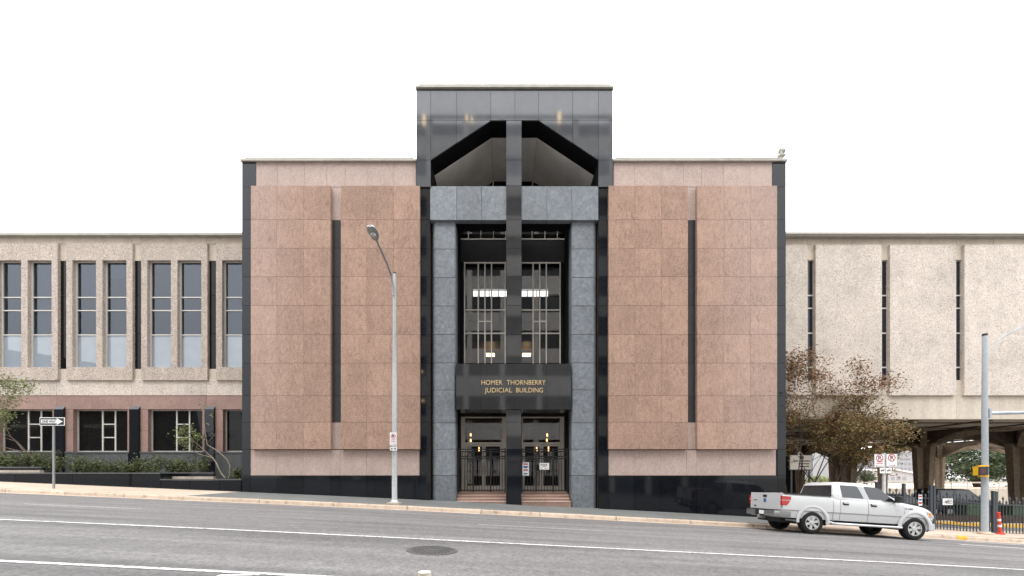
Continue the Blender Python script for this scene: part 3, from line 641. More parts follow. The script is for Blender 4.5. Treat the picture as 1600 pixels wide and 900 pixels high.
# ------------------------------------------------------------------ wings
WY = 22.0
lw = thing('office_wing', 'left wing of rough concrete window frames over pink granite', 'office building', (PX(190, WY), WY, walk_z(-18, CY)))
def wx(px, Y=WY): return PX(px, Y)
XE = wx(425)                     # runs in behind the courthouse
XW = wx(-420)
MB().box(XW, XE, WY+.33, 44, GB, PZ(368, WY)).build('wall', M['dark'], lw)
n = 7; ed = [XW+(XE-XW)*i/n for i in range(n+1)]
MB().box(XW-.2, XE, WY-.25, 44.1, PZ(371.2, WY), PZ(369.3, WY)).build('coping_lip', M['coping'], lw)
q = XE; k = 0
while q > XW:
    MB().box(max(XW, q-2.97), q-.01, WY-.2, 44, PZ(369.2, WY), PZ(366.3, WY)).build('coping', M['coping'], lw); q -= 2.98
pitch = 117.0; rngw = random.Random(12)
frames = [337.5-pitch*i for i in range(0, 7)]
for f0 in frames:
    # band of smooth concrete above, one length per bay, and the web between frames
    X = lambda p: wx(f0+p)
    slab('band_panel', M['conc'], lw, X(-14.5)+J, X(pitch-14.5)-J, WY-.02, WY+.33, PZ(381, WY), PZ(371.4, WY))
    slab('band_panel', M['agglight'], lw, X(-14.5)+J, X(pitch-14.5)-J, WY-.02, WY+.33, PZ(617.8, WY), PZ(592, WY))
    slab('web_panel', M['conc'], lw, X(-14.5)+J, X(1), WY, WY+.33, PZ(407.3, WY), PZ(381.2, WY))
    slab('web_panel', M['conc'], lw, X(-14.5)+J, X(1), WY, WY+.33, PZ(592, WY), PZ(576.5, WY))
    for e0, e1 in ((-14.5, -11.0),): slab('slot_jamb', M['conc'], lw, X(e0), X(e1), WY+.003, WY+.33, PZ(576.4, WY), PZ(407.5, WY))
    for c, d in zip([407.5, 461, 521, 576.4], [461, 521, 576.4]): slab('slot_glass', M['lowglass'], lw, X(-10.9), X(.9), WY+.035, WY+.06, PZ(d, WY)+.01, PZ(c, WY)-.01)
    # raised frame with two tall openings
    FY = WY-.12; fx = lambda p: PX(f0+p, FY)
    z0, z1, zo0, zo1 = PZ(594, FY), PZ(380.3, FY), PZ(573.8, FY), PZ(406.6, FY)
    fr = MB(); e = [0, 11.2, 47.5, 57.5, 94, 103.5]
    fr.box(fx(0), fx(103.5), FY, WY+.33, zo1, z1).box(fx(0), fx(103.5), FY, WY+.33, z0, zo0)
    for a, b in ((0, 9.5), (46.5, 56.5), (94, 103.5)): fr.box(fx(a), fx(b), FY+.001, WY+.33, zo0, zo1)
    fr.build('window_surround', M['agg'], lw)
    for a, b in ((9.5, 46.5), (56.5, 94)):
        wm = MB(); xa, xb = fx(a), fx(b); t = .035; y0, y1 = WY+.06, WY+.16
        wm.box(xa, xa+.07, y0, y1, zo0, zo1).box(xb-t, xb, y0, y1, zo0, zo1).box(xa+.07, xb-t, y0, y1, zo0, zo0+.05).box(xa+.07, xb-t, y0, y1, zo1-t, zo1)
        hs = [406.6, 462.3, 483, 521.4, 573.8]
        for h in hs[1:-1]: wm.box(xa+.07, xb-t, y0+.004, y1, PZ(h, FY)-t*.8, PZ(h, FY)+t*.8)
        wo = wm.build('window', M['frame'], lw)
        for c, d in zip(hs, hs[1:]): slab('pane', M['wglassb'] if d > 570 else M['wingglass'], wo, xa+.07, xb-t, WY+.11, WY+.12, PZ(d, FY)+.01, PZ(c, FY)-.01)
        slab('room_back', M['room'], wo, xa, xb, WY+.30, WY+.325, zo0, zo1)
        bl = rngw.choice([24, 40, 55, 114, 26, 0, 56, 114])
        if bl: slab('blind', M['blind'], wo, xa+.08, xb-t-.01, WY+.20, WY+.215, PZ(406.6+bl, FY), zo1-.03)
    # ground floor: pink granite with deep windows, black pilasters, grey base
    wx0, wx1 = X(-223.5+pitch*2), X(-138.5+pitch*2)     # window 114..199 for f0 = 103.5
    wx0, wx1 = X(10.7), X(95.6)
    PYt, PYb = 639.5, 705.7
    slab('pink_panel', M['pinkwall'], lw, X(-14.5)+J, X(40), WY, WY+.33, PZ(PYt, WY), PZ(618.2, WY)); slab('pink_panel', M['pinkwall'], lw, X(40)+J, X(pitch-14.5)-J, WY, WY+.33, PZ(PYt, WY), PZ(618.2, WY))
    for c, d in ((PYt, 673), (673, 708)):
        slab('pink_panel', M['pinkwall'], lw, X(-4)+J, wx0, WY, WY+.33, PZ(d, WY), PZ(c, WY)-.012); slab('pink_panel', M['pinkwall'], lw, wx1, X(pitch-14.5)-J, WY, WY+.33, PZ(d, WY), PZ(c, WY)-.012)
    gm = MB(); z0, z1 = PZ(PYb, WY), PZ(PYt, WY)-.014; t = .035; y0, y1 = WY+.22, WY+.3
    gm.box(wx0, wx0+.06, y0, y1, z0, z1).box(wx1-t, wx1, y0, y1, z0, z1).box(wx0+.06, wx1-t, y0, y1, z0, z0+.05).box(wx0+.06, wx1-t, y0, y1, z1-t, z1)
    ma_, mb_ = X(50.5), X(70.5)
    for q in (ma_, mb_): gm.box(q-t, q+t, y0+.003, y1, z0+.05, z1-t)
    for h in (662, 683): gm.box(ma_+t, mb_-t, y0+.006, y1, PZ(h, WY)-t*.8, PZ(h, WY)+t*.8)
    wo = gm.build('ground_window', M['frame'], lw)
    for a, b in ((wx0+.06, ma_-t), (ma_+t, mb_-t), (mb_+t, wx1-t)): slab('pane', M['lowglass'], wo, a, b, WY+.26, WY+.28, z0+.05, z1-t)
    slab('sill', M['greyg'], lw, X(-4), X(pitch-17), WY-.08, WY+.33, PZ(708.5, WY), PZ(PYb, WY)-.003)
    for a, b in ((-1, 40), (40, 86), (86, 98)): slab('base_panel', M['greyg'], lw, X(a)+J*(a > 0)+.0, X(b)-J, WY-.05, WY+.33, PZ(770, WY), PZ(708.8, WY))
    # pilaster with a sloped head
    p0, p1 = X(-15.3), X(-1.2); zt = PZ(640, WY); PYf = WY-.13
    MB().prism([(PYf, GB+.3), (PYf, zt), (WY+.02, zt+.20), (WY+.02, GB+.3)], 'x', p0, p1).build('pilaster', M['black'], lw)

rw = thing('plaza_wing', 'right wing of pale rough concrete panels raised over a columned undercroft', 'office building', (PX(1450, WY), WY, EYE-2.6))
XA, XB = wx(1196), wx(1900)
MB().box(XA, XB, WY+.3, 44, PZ(654.5, WY), PZ(368, WY)).build('wall', M['conc'], rw)
MB().box(XA, XB+.1, WY-.30, 44.1, PZ(373.2, WY), PZ(371.3, WY)).build('coping_lip', M['coping'], rw)
MB().box(XA, XB+.1, WY-.36, 44.1, PZ(371.1, WY), PZ(369.2, WY)).build('coping_lip', M['frame'], rw)
q = XA
while q < XB:
    MB().box(q+.008, q+2.88, WY-.24, 44, PZ(369.1, WY), PZ(366.2, WY)).build('coping', M['coping'], rw); q += 2.89
RY = WY-.14
slits = [1151.6+116.3*i for i in range(7)]
for s0 in slits:
    X = lambda p, Y=WY: PX(s0+p, Y)
    slab('band_panel', M['conc'], rw, X(-6.5)+J, X(52)-J, WY, WY+.3, PZ(382.5, WY), PZ(373.4, WY)); slab('band_panel', M['conc'], rw, X(52)+J, X(109.8)-J, WY, WY+.3, PZ(382.5, WY), PZ(373.4, WY))
    slab('smooth_panel', M['conc'], rw, X(-7.5), X(7.6), WY+.002, WY+.3, PZ(406, WY), PZ(382.7, WY)); slab('smooth_panel', M['conc'], rw, X(-7.5), X(7.6), WY+.002, WY+.3, PZ(618, WY), PZ(595, WY))
    slab('rough_panel', M['agglight'], rw, X(6.6, RY), X(109.6, RY), RY, WY+.3, PZ(617.6, RY), PZ(382.2, RY))
    slab('fascia_panel', M['conc'], rw, X(-6.5)+J*.6, X(109.8)-J*.6, WY-.01, WY+.3, PZ(655, WY), PZ(618.2, WY))
    wm = MB(); xa, xb = X(-5.6), X(6.3); t = .032; z0, z1 = PZ(594.6, WY), PZ(406.2, WY); y0, y1 = WY+.05, WY+.14
    hs = [406.2, 461, 481, 520, 573.6, 594.6]
    wm.box(xb-.075, xb, y0-.02, y1, z0, z1).box(xa, xa+.025, y0, y1, z0, z1).box(xa, xb, y0+.001, y1, z0, z0+t).box(xa, xb, y0+.001, y1, z1-t, z1)
    for h in hs[1:-1]: wm.box(xa+.025, xb-.075, y0+.003, y1, PZ(h, WY)-t, PZ(h, WY)+t)
    wo = wm.build('slit_window', M['frame'], rw)
    for c, d in zip(hs, hs[1:]): slab('pane', M['wglass'], wo, xa+.025, xb-.075, WY+.09, WY+.11, PZ(d, WY)+t, PZ(c, WY)-t)
# undercroft: ribbed soffit, clustered columns with branching heads
ZS = PZ(655, WY)
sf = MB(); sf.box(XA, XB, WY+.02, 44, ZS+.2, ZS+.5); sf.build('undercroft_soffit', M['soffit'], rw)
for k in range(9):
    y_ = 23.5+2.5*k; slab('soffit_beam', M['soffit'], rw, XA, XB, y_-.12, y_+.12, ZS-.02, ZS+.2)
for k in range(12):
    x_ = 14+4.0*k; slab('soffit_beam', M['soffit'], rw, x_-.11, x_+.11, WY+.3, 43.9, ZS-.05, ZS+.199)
GZ = EYE-2.5                                   # undercroft paving
def column(x, y, s=1.0):
    "tapered cruciform shaft, branching heads that curve out to the soffit"
    zc = ZS-1.05; loops = []
    for z_, a, t in ((GZ-.6, .36, .12), (GZ+1.5, .43, .14), (zc, .56, .17), (zc+.25, .72, .19)):
        a *= s; t *= s
        loops.append([(x+a, y-t, z_), (x+a, y+t, z_), (x+t*1.5, y+t*1.5, z_), (x+t, y+a, z_), (x-t, y+a, z_), (x-t*1.5, y+t*1.5, z_), (x-a, y+t, z_), (x-a, y-t, z_), (x-t*1.5, y-t*1.5, z_), (x-t, y-a, z_), (x+t, y-a, z_), (x+t*1.5, y-t*1.5, z_)])
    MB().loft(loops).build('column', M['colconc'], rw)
    for k in range(8):
        a = math.pi/4*k; L = 3.1 if k % 2 == 0 else 4.0; c, sn = math.cos(a), math.sin(a); rb = MB(); lp = []
        for t in (0, .12, .3, .6, 1.0):
            r = .30+L*t; zb = zc-.15+(ZS+.05-zc)*(1-(1-t)**2.4); wdt = .17-.04*t; dp = .42-.26*t
            lp.append([(x+c*r-sn*wdt, y+sn*r+c*wdt, zb), (x+c*r+sn*wdt, y+sn*r-c*wdt, zb), (x+c*r+sn*wdt, y+sn*r-c*wdt, max(zb+dp, ZS+.08)), (x+c*r-sn*wdt, y+sn*r+c*wdt, max(zb+dp, ZS+.08))])
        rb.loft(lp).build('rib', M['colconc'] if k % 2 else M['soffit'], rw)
for px, Y in ((1323, 28.4), (1443, 28.4), (1592, 28.4)): column(PX(px, Y), Y, 1.15)
for px, Y in ((1250, 41.5), (1303, 41.5), (1379, 41.5), (1468, 41.5), (1600, 41.5)): column(PX(px, Y), Y, .85)
for a, b in ((PX(1180, 43.9), PX(1290, 43.9)), ):
    slab('core_wall', M['dark'], rw, a, PX(1241, 43.9), 43.5, 43.9, GZ-.4, ZS+.2)
slab('edge_beam', M['colconc'], rw, XA, XB, 43.6, 44.05, ZS-.35, ZS+.21)
for px, py, Y, lab in ((1279, 685, 31., 'lit ceiling lamp glowing under the wing, left of the myrtle crown gap'), (1354, 700.5, 37., 'lit ceiling lamp glowing under the wing, above the twin parking signs')):
    x_, z_ = PX(px, Y), PZ(py, Y)
    l_ = thing('ceiling_lamp', lab, 'ceiling lamp', (x_, Y, z_), 'lit lamps under the right wing')
    MB().lathe([(.05, .12), (.34, .12), (.36, .0), (.3, -.06), (.05, -.08)], (x_, Y, z_), 'z', 16).build('diffuser', M['cool'], l_, smooth=True)
    slab('stem', M['steel'], l_, x_-.03, x_+.03, Y-.03, Y+.03, z_+.12, ZS+.2)
# undercroft paving, drive, and the kerbed island
tag(strip('driveway', M['asphalt'], frange(wx(1226), 60, 2), [lambda x: 19.70, lambda x: 22.4, lambda x: 46], lambda x, y: min(walk_z(x, 19.4)-.02, GZ+.25)+(0 if y < 20 else -.02)-.03*max(0, (y-19.7)/26)), kind='structure')
isl = thing('planting_island', 'low planting island with a yellow painted kerb behind the fence', 'planting island', (PX(1500, 22.6), 22.6, GZ))
q = 14.6
while q < 36:
    zz = min(walk_z(q+1, 19.4), GZ+.25)
    slab('kerb_stone', M['yellow'], isl, q+.01, q+1.99, 22.6, 22.78, zz-.3, zz+.11); slab('kerb_top', M['tanwall'], isl, q+.01, q+1.99, 22.785, 23.1, zz-.3, zz+.13); q += 2
slab('soil', M['soil'], isl, 14.6, 36, 23.1, 25.2, GZ-.4, GZ+.26)

# ------------------------------------------------------------------ planters along the left wing
pl = thing('granite_planter', 'long black granite planter stepped along the left wing', 'planter', (PX(190, CY), CY, walk_z(-18, CY)))
def pzr(px0, px1, py, Y, y1, joints, gb=True):
    xs = [px0]+[j for j in joints if px0 < j < px1]+[px1]
    for a, b in zip(xs, xs[1:]):
        zt = PZ(py, Y); slab('planter_panel', M['black'], pl, PX(a, Y)+J, PX(b, Y)-J, Y, Y+.12, GB+.5, zt-.06); slab('planter_cap', M['greyg'], pl, PX(a, Y)+J*.5, PX(b, Y)-J*.5, Y-.03, y1, zt-.055, zt)
JT = [-340, -250, -160, -70, 22, 113, 206]
pzr(-430, 250.4, 738.4, CY, CY+.22, JT); pzr(250.6, 376.8, 748.4, CY+.002, CY+.22, [297, 343])
pzr(252, 334, 738, 20.3, 20.5, [297]); pzr(-400, 66, 729.5, 20.0, 20.2, [-300, -200, -100, -20])
slab('end_panel', M['black'], pl, PX(250.4, CY)-.1, PX(250.4, CY)+.02, CY+.13, 20.3, GB, PZ(738.4, CY)-.06)
MB().box(PX(-430, CY), PX(250, CY), CY+.12, 21.9, GB, PZ(742, CY)).box(PX(250, CY), PX(378, CY), CY+.12, 21.9, GB, PZ(751, CY)).build('soil', M['soil'], pl)
slab('inner_ledge', M['tanwall'], pl, PX(262, 20.1), PX(334, 20.1), 20.06, 20.29, GB+1, PZ(744.5, 20.1))
slab('inner_ledge', M['tanwall'], pl, PX(-380, 19.8), PX(62, 19.8), 19.8, 19.99, GB+1, PZ(734.6, 19.8))

# ------------------------------------------------------------------ plants
def leafcloud(mb, pts, n, size, spread, rng, flat=.0):
    for p in pts:
        for _ in range(n):
            c = Vector(p)+Vector((rng.gauss(0, spread), rng.gauss(0, spread), rng.gauss(0, spread*.8)))
            u = Vector((rng.gauss(0, 1), rng.gauss(0, 1), rng.gauss(0, .6))).normalized(); v = u.orthogonal().normalized()
            a = rng.uniform(0, 6.28); v = (v*math.cos(a)+u.cross(v)*math.sin(a)); s = size*rng.uniform(.6, 1.3)
            k = len(mb.v); mb.v += [tuple(c-u*s), tuple(c+v*s*.45), tuple(c+u*s), tuple(c-v*s*.45)]; mb.f.append((k, k+1, k+2, k+3))
def rawmesh(mb, name, m, off):
    me = bpy.data.meshes.new(name); me.from_pydata([(p[0]-off[0], p[1]-off[1], p[2]-off[2]) for p in mb.v], [], mb.f); me.materials.append(m); return me
def branch(mb, p, d, L, r, depth, rng, tips, up=.25, spread=.55, kids=(2, 3), shrink=.72, wig=.12, minr=.006, lim=None):
    pts = [Vector(p)]; rad = [r]; d = Vector(d).normalized(); n = 4
    for i in range(n):
        d = (d+Vector((rng.gauss(0, wig), rng.gauss(0, wig), rng.gauss(0, wig)+up*.12))).normalized()
        q = pts[-1]+d*L/n
        if lim: q = lim(q)
        pts.append(q); rad.append(max(minr, r*(1-.45*(i+1)/n)))
    mb.tube(pts, rad, 6 if r > .03 else 4, cap=False)
    if depth <= 1: tips += [(pts[2], d), (pts[3], d)]
    if depth == 0: tips.append((pts[-1], d)); return
    for k in range(rng.randint(*kids)):
        s = Vector((rng.gauss(0, 1), rng.gauss(0, 1), rng.gauss(0, .7))); dd = (d+s*spread+Vector((0, 0, up))).normalized()
        branch(mb, pts[-1] if k else pts[-1], dd, L*shrink*rng.uniform(.75, 1.15), max(minr, r*.55), depth-1, rng, tips, up, spread, kids, shrink, wig, minr, lim)
def tree2(*a, bs=.55, **kw):
    rng = random.Random(a[6]); name, label, cat, stems, leafm, barkm, _ = a
    t = thing(name, label, cat, stems[0][0], kw.pop('group', None)); mb = MB(); tips = []
    n, size, ls, depth = kw.pop('n'), kw.pop('size'), kw.pop('ls'), kw.pop('depth')
    for (p, d, L, r) in stems: branch(mb, p, d, L, r, depth, rng, tips, spread=bs, **kw)
    mb.build('trunk', M[barkm], t, smooth=60); lf = MB(); leafcloud(lf, [p for p, _ in tips], n, size, ls, rng)
    o = link('foliage', rawmesh(lf, 'foliage', M[leafm], LOC[t]), t); tag(o, kind='stuff'); return t
def keep(xmin, ymin, zmax=99, ymax=99, xmax=99):
    def f(q):
        return Vector((min(xmax, max(q.x, xmin)), min(ymax, max(q.y, ymin)), min(q.z, zmax)))
    return f
# crape myrtles right of the courthouse
y_ = 20.6; bz = GZ+.05; X = lambda p: PX(p, y_)
st = [((X(1236+k*4.5), y_+dy, bz), (dx, .04, 1), L*1.13, .042) for k, (dx, dy, L) in enumerate(((-.02, 0, 3.3), (.04, .15, 3.6), (.02, -.15, 3.2), (.10, .1, 3.4), (.16, -.1, 3.1), (.2, .05, 2.1), (.05, 0, 2.3)))]
tree2('crape_myrtle', 'tall thin-stemmed myrtle with rusty leaves growing beside the courthouse corner', 'tree', st, 'leaf_rust', 'darkbark', 11, bs=.45, n=9, size=.058, ls=.25, depth=5, up=.42, shrink=.64, kids=(2, 2), minr=.005, lim=keep(13.3, 19.75, PZ(553, 20.6), 21.55))
y_ = 20.3
st = [((X(1307), y_, bz), (-.02, 0, 1), 2.3, .06), ((X(1313), y_+.1, bz), (.25, 0, 1), 2.3, .06), ((X(1318), y_, bz), (.42, 0, 1), 2.1, .055), ((X(1298), y_+.15, bz), (-.1, 0, 1), 2.3, .045), ((X(1316), y_-.1, bz), (.35, 0, 1), 1.5, .035), ((X(1305), y_, bz), (.05, 0, 1), 1.6, .035)]
tree2('crape_myrtle', 'spreading myrtle with olive and rust leaves behind the white pickup', 'tree', st, 'leaf_mixed', 'darkbark', 23, bs=.50, n=8, size=.058, ls=.25, depth=5, up=.26, shrink=.69, kids=(2, 3), minr=.005, lim=keep(14.3, 19.72, PZ(588, 20.3), 21.55, PX(1408, 20.3)))
# leaning small trees in the planter
yl_ = 20.9
t1 = [((PX(97, yl_), yl_, PZ(738, yl_)), (-.95, -.05, .85), 1.7, .055)]
tree2('leaning_tree', 'leaning tree with green leaves spreading over the one-way sign post', 'tree', t1, 'leaf_light', 'bark', 5, bs=.55, n=11, size=.05, ls=.2, depth=5, up=.2, shrink=.78, kids=(2, 3), minr=.005, lim=keep(-60, 19.5, PZ(602, 20.9), 21.5))
t2 = [((PX(352, yl_), yl_, PZ(747, yl_)), (-.95, 0, .62), 1.5, .04)]
tree2('leaning_tree', 'leaning pale-stemmed tree before the third ground floor window', 'tree', t2, 'leaf_light', 'palebark', 8, bs=.42, n=12, size=.055, ls=.14, depth=3, up=.08, shrink=.62, kids=(2, 3), minr=.005, lim=keep(-60, 19.5, PZ(655, 20.9), 21.5))
t3 = [((PX(357, yl_), yl_, PZ(747, yl_)), (.35, 0, 1), .9, .03)]
def bent():
    t = thing('bent_sapling', 'bare bent sapling rising in front of the last black pilaster', 'sapling', t3[0][0]); mb = MB()
    pp = [(357, 747), (360.5, 738), (360, 727), (356, 718), (349, 711), (341, 704), (333, 699), (327, 695), (325.5, 685), (324, 668), (323, 650), (318, 632)]
    mb.tube([(PX(a, yl_), yl_-.02*i, PZ(b, yl_)) for i, (a, b) in enumerate(pp)], [.032*(1-.06*i) for i in range(len(pp))], 6)
    mb.tube([(PX(326, yl_-.15), yl_-.15, PZ(690, yl_-.15)), (PX(332, yl_-.2), yl_-.2, PZ(684, yl_)), (PX(335, yl_-.2), yl_-.2, PZ(680, yl_)), (PX(331, yl_-.2), yl_-.2, PZ(677, yl_))], .008, 5)
    mb.build('trunk', M['palebark'], t, smooth=60); rng = random.Random(3); lf = MB()
    leafcloud(lf, [(PX(a, yl_-.2), yl_-.2, PZ(b, yl_-.2)) for a, b in ((317, 630), (319, 636), (331, 640), (330, 648), (323, 652), (326, 660), (334, 652))], 5, .06, .07, rng)
    tag(link('foliage', rawmesh(lf, 'foliage', M['leaf_light'], LOC[t]), t), kind='stuff')
bent()
rng = random.Random(77)
ORD = 'first second third fourth fifth sixth seventh eighth ninth tenth eleventh twelfth thirteenth fourteenth'.split()
def shrub(x, y, z, h, wd, seed, lab):
    t = thing('shrub', lab, 'shrub', (x, y, z), 'low shrubs in the granite planter'); r_ = random.Random(seed)
    sm = MB(); tp = []
    for k in range(9):
        d = Vector((r_.gauss(0, .6), r_.gauss(0, .35), 1)).normalized(); e = Vector((x, y, z))+d*h*r_.uniform(.6, 1.1); e.x = x+(e.x-x)*wd/h
        sm.tube([(x+r_.uniform(-.2, .2), y, z-.1), ((x+e.x)/2, (y+e.y)/2, (z+e.z)/2+.03), tuple(e)], [.012, .009, .005], 4)
        for s in (.35, .55, .75, .95): tp.append(Vector((x, y, z)).lerp(e, s))
    sm.build('stem', M['darkbark'], t); lf = MB(); leafcloud(lf, tp, 14, .052, .10, r_)
    tag(link('foliage', rawmesh(lf, 'foliage', M['leaf_shrub'], LOC[t]), t), kind='stuff')
for i, px in enumerate([-12, 6, 24, 42, 58, 74, 90]): shrub(PX(px, 20.6), 20.6+rng.uniform(-.1, .2), PZ(733 if px < 62 else 738, 20.6), rng.uniform(.75, .95), .8, i, ORD[i]+' low shrub from the left in the planter left of the one way post')
for i, px in enumerate([120, 134, 150, 166, 182, 200, 216, 230, 245, 262, 278, 296, 318]): shrub(PX(px, 20.75), 20.75+rng.uniform(-.12, .2), PZ(740, 20.7), rng.uniform(.6, .95), .65, 40+i, ORD[i]+' low shrub rightwards from the one way post in the planter')
shrub(PX(372, 20.6), 20.6, PZ(749, 20.6), .55, .4, 99, 'small shrub in the lowest planter corner against the courthouse')

# ------------------------------------------------------------------ street lamp and signs
LY = 17.45
sx = PX(616.5, LY); gz = walk_z(sx, LY)
lamp = thing('street_lamp', 'tall galvanised street lamp with a curved arm before the pink granite wall', 'street lamp', (sx, LY, gz))
MB().lathe([(.112, -.02), (.112, .0), (.098, 4.0), (.062, PZ(428, LY)-gz)], (sx, LY, gz), 'z', 16).build('pole', M['galv'], lamp, smooth=True)
MB().lathe([(.066, 0), (.07, .03), (.05, .07)], (sx, LY, PZ(428, LY)), 'z', 16).build('pole_cap', M['iron'], lamp, smooth=True)
MB().box(sx-.26, sx+.26, LY-.24, LY+.24, gz-.05, gz+.05).build('base_plate', M['curb'], lamp)
MB().lathe([(.17, 0.05), (.16, .10), (.115, .16)], (sx, LY, gz), 'z', 12).build('base_collar', M['galv'], lamp, smooth=True)
ZA = PZ(428, LY)
arm = [(sx-.02, LY-.10, ZA-.95), (sx-.03, LY-.13, ZA-.55), (sx-.06, LY-.28, ZA-.22), (sx-.08, LY-.75, ZA-.02), (sx-.10, LY-1.35, ZA+.11), (sx-.10, LY-1.9, ZA+.17), (sx-.10, LY-2.2, ZA+.21)]
MB().tube(arm, [.045, .045, .044, .042, .04, .036, .034], 10).build('arm', M['steel'], lamp, smooth=True)
hx, hy, hz_ = sx-.10, LY-2.12, ZA+.21
hd = MB(); lo = []
for t, wd_, up, dn in ((0, .07, .06, .05), (.12, .12, .1, .08), (.3, .19, .15, .08), (.55, .21, .17, .06), (.78, .17, .12, .05), (.86, .08, .06, .04)):
    t *= .86; wd_ *= .9; up *= .8; dn *= .8; y = hy-t; lo.append([(hx-wd_, y, hz_+t*.10), (hx-wd_*.7, y, hz_+t*.1+up*.75), (hx, y, hz_+t*.1+up), (hx+wd_*.7, y, hz_+t*.1+up*.75), (hx+wd_, y, hz_+t*.1), (hx+wd_*.7, y, hz_+t*.1-dn), (hx-wd_*.7, y, hz_+t*.1-dn)])
hd.loft(lo); hd.build('lamp_head', M['steel'], lamp, smooth=50)
MB().lathe([(.04, .02), (.11, .02), (.10, -.04), (.04, -.06)], (hx, hy-.38, hz_-.02), 'z', 14).build('lens', M['lens'], lamp, smooth=True)

def no_parking(label, px0, px1, py0, py1, Y, bars, arrow, group, two=False):
    x0, x1, z0, z1 = PX(px0, Y), PX(px1, Y), PZ(py1, Y), PZ(py0, Y); W = x1-x0; H = z1-z0; cx = (x0+x1)/2
    s = thing('parking_sign', label, 'sign', (cx, Y, z0), group); slab('plate', M['signwhite'], s, x0, x1, Y-.01, Y, z0, z1)
    bd = MB(); t = .012
    bd.box(x0+.01, x1-.01, Y-.013, Y-.0105, z1-.01-t, z1-.01).box(x0+.01, x1-.01, Y-.013, Y-.0105, z0+.01, z0+.01+t).box(x0+.01, x0+.01+t, Y-.013, Y-.0105, z0+.023, z1-.023).box(x1-.01-t, x1-.01, Y-.013, Y-.0105, z0+.023, z1-.023); bd.build('border', M['steel'] if two else M['signwhite'], s)
    r = min(W*.34, H*.3); cz = z1-H*.30
    MB().ring((cx, cz), r*.80, r, Y-.016, Y-.0115).build('red_ring', M['signred'], s)
    text('letter', 'P', M['signblack'], s, cx, Y-.0125, cz-r*.52, size=r*1.5, depth=.001, bold=.006)
    sb = MB(); a = R(-45); u = Vector((math.cos(a), 0, math.sin(a))); v = Vector((-u.z, 0, u.x)); c = Vector((cx, Y-.0165, cz)); k = r*.85
    sb.add([c-u*k-v*r*.09, c+u*k-v*r*.09, c+u*k+v*r*.09, c-u*k+v*r*.09], [(0, 1, 2, 3)]); sb.build('red_slash', M['signred'], s)
    for fz in bars: slab('print', M['signred'], s, cx-W*.30, cx+W*.30, Y-.0135, Y-.0115, z0+H*(fz-.022), z0+H*(fz+.022))
    ab = MB(); za = z0+H*.10; ab.box(cx-W*.28, cx+W*.26, Y-.0135, Y-.0115, za-H*.012, za+H*.012)
    for sd in arrow: ab.prism([(cx+sd*W*.38, za), (cx+sd*W*.22, za+H*.045), (cx+sd*W*.22, za-H*.045)], 'y', Y-.0135, Y-.0115)
    ab.build('arrow', M['signred'], s); return s
no_parking('no parking sign strapped to the tall street lamp', 609.2, 619.8, 675.5, 696, LY-.2, (.42, .28), (1,), 'no parking signs')
an = thing('arrow_plate', 'small white plate of two black arrows under the sign on the street lamp', 'sign', (PX(614.5, LY), LY-.2, PZ(704, LY)), 'arrow plates under the parking signs')
YA = LY-.2
slab('plate', M['signwhite'], an, PX(609.5, YA), PX(620.5, YA), YA-.01, YA, PZ(704, YA), PZ(698.5, YA))
for a, b, sd in ((610.5, 614, -1), (615.5, 619.5, 1)): MB().prism([(PX(a if sd < 0 else b, YA), PZ(701.2, YA)), (PX((a+b)/2, YA), PZ(699.8, YA)), (PX(b if sd < 0 else a, YA), PZ(701.2, YA)), (PX((a+b)/2, YA), PZ(702.6, YA))], 'y', YA-.013, YA-.011).build('arrow', M['signblack'], an)
slab('strap', M['steel'], an, sx-.18, sx+.18, LY-.188, LY+.18, PZ(702, LY), PZ(701.2, LY))

OY = 17.6; ox = PX(84, OY); og = walk_z(ox, OY)
ow = thing('one_way_sign', 'black and white one way sign on a thin steel post at the left kerb', 'sign', (ox, OY, og))
slab('post', M['steel'], ow, ox-.035, ox+.035, OY-.025, OY+.025, og-.1, PZ(653, OY))
a, b, c, d = PX(64, OY), PX(103, OY), PZ(665.2, OY), PZ(652.4, OY); W, H = b-a, d-c
slab('plate', M['signwhite'], ow, a, b, OY-.05, OY-.036, c, d); slab('black_field', M['signblack'], ow, a+.025, b-.03, OY-.0535, OY-.0505, c+.03, d-.03)
MB().prism([(a+W*.06, c+H*.27), (a+W*.69, c+H*.27), (a+W*.69, c+H*.09), (a+W*.93, c+H*.5), (a+W*.69, c+H*.91), (a+W*.69, c+H*.73), (a+W*.06, c+H*.73)], 'y', OY-.058, OY-.054).build('white_arrow', M['signwhite'], ow)
text('lettering', 'ONE WAY', M['signblack'], ow, a+W*.38, OY-.0595, c+H*.35, W*.56, size=H*.42, depth=.001, bold=.004)

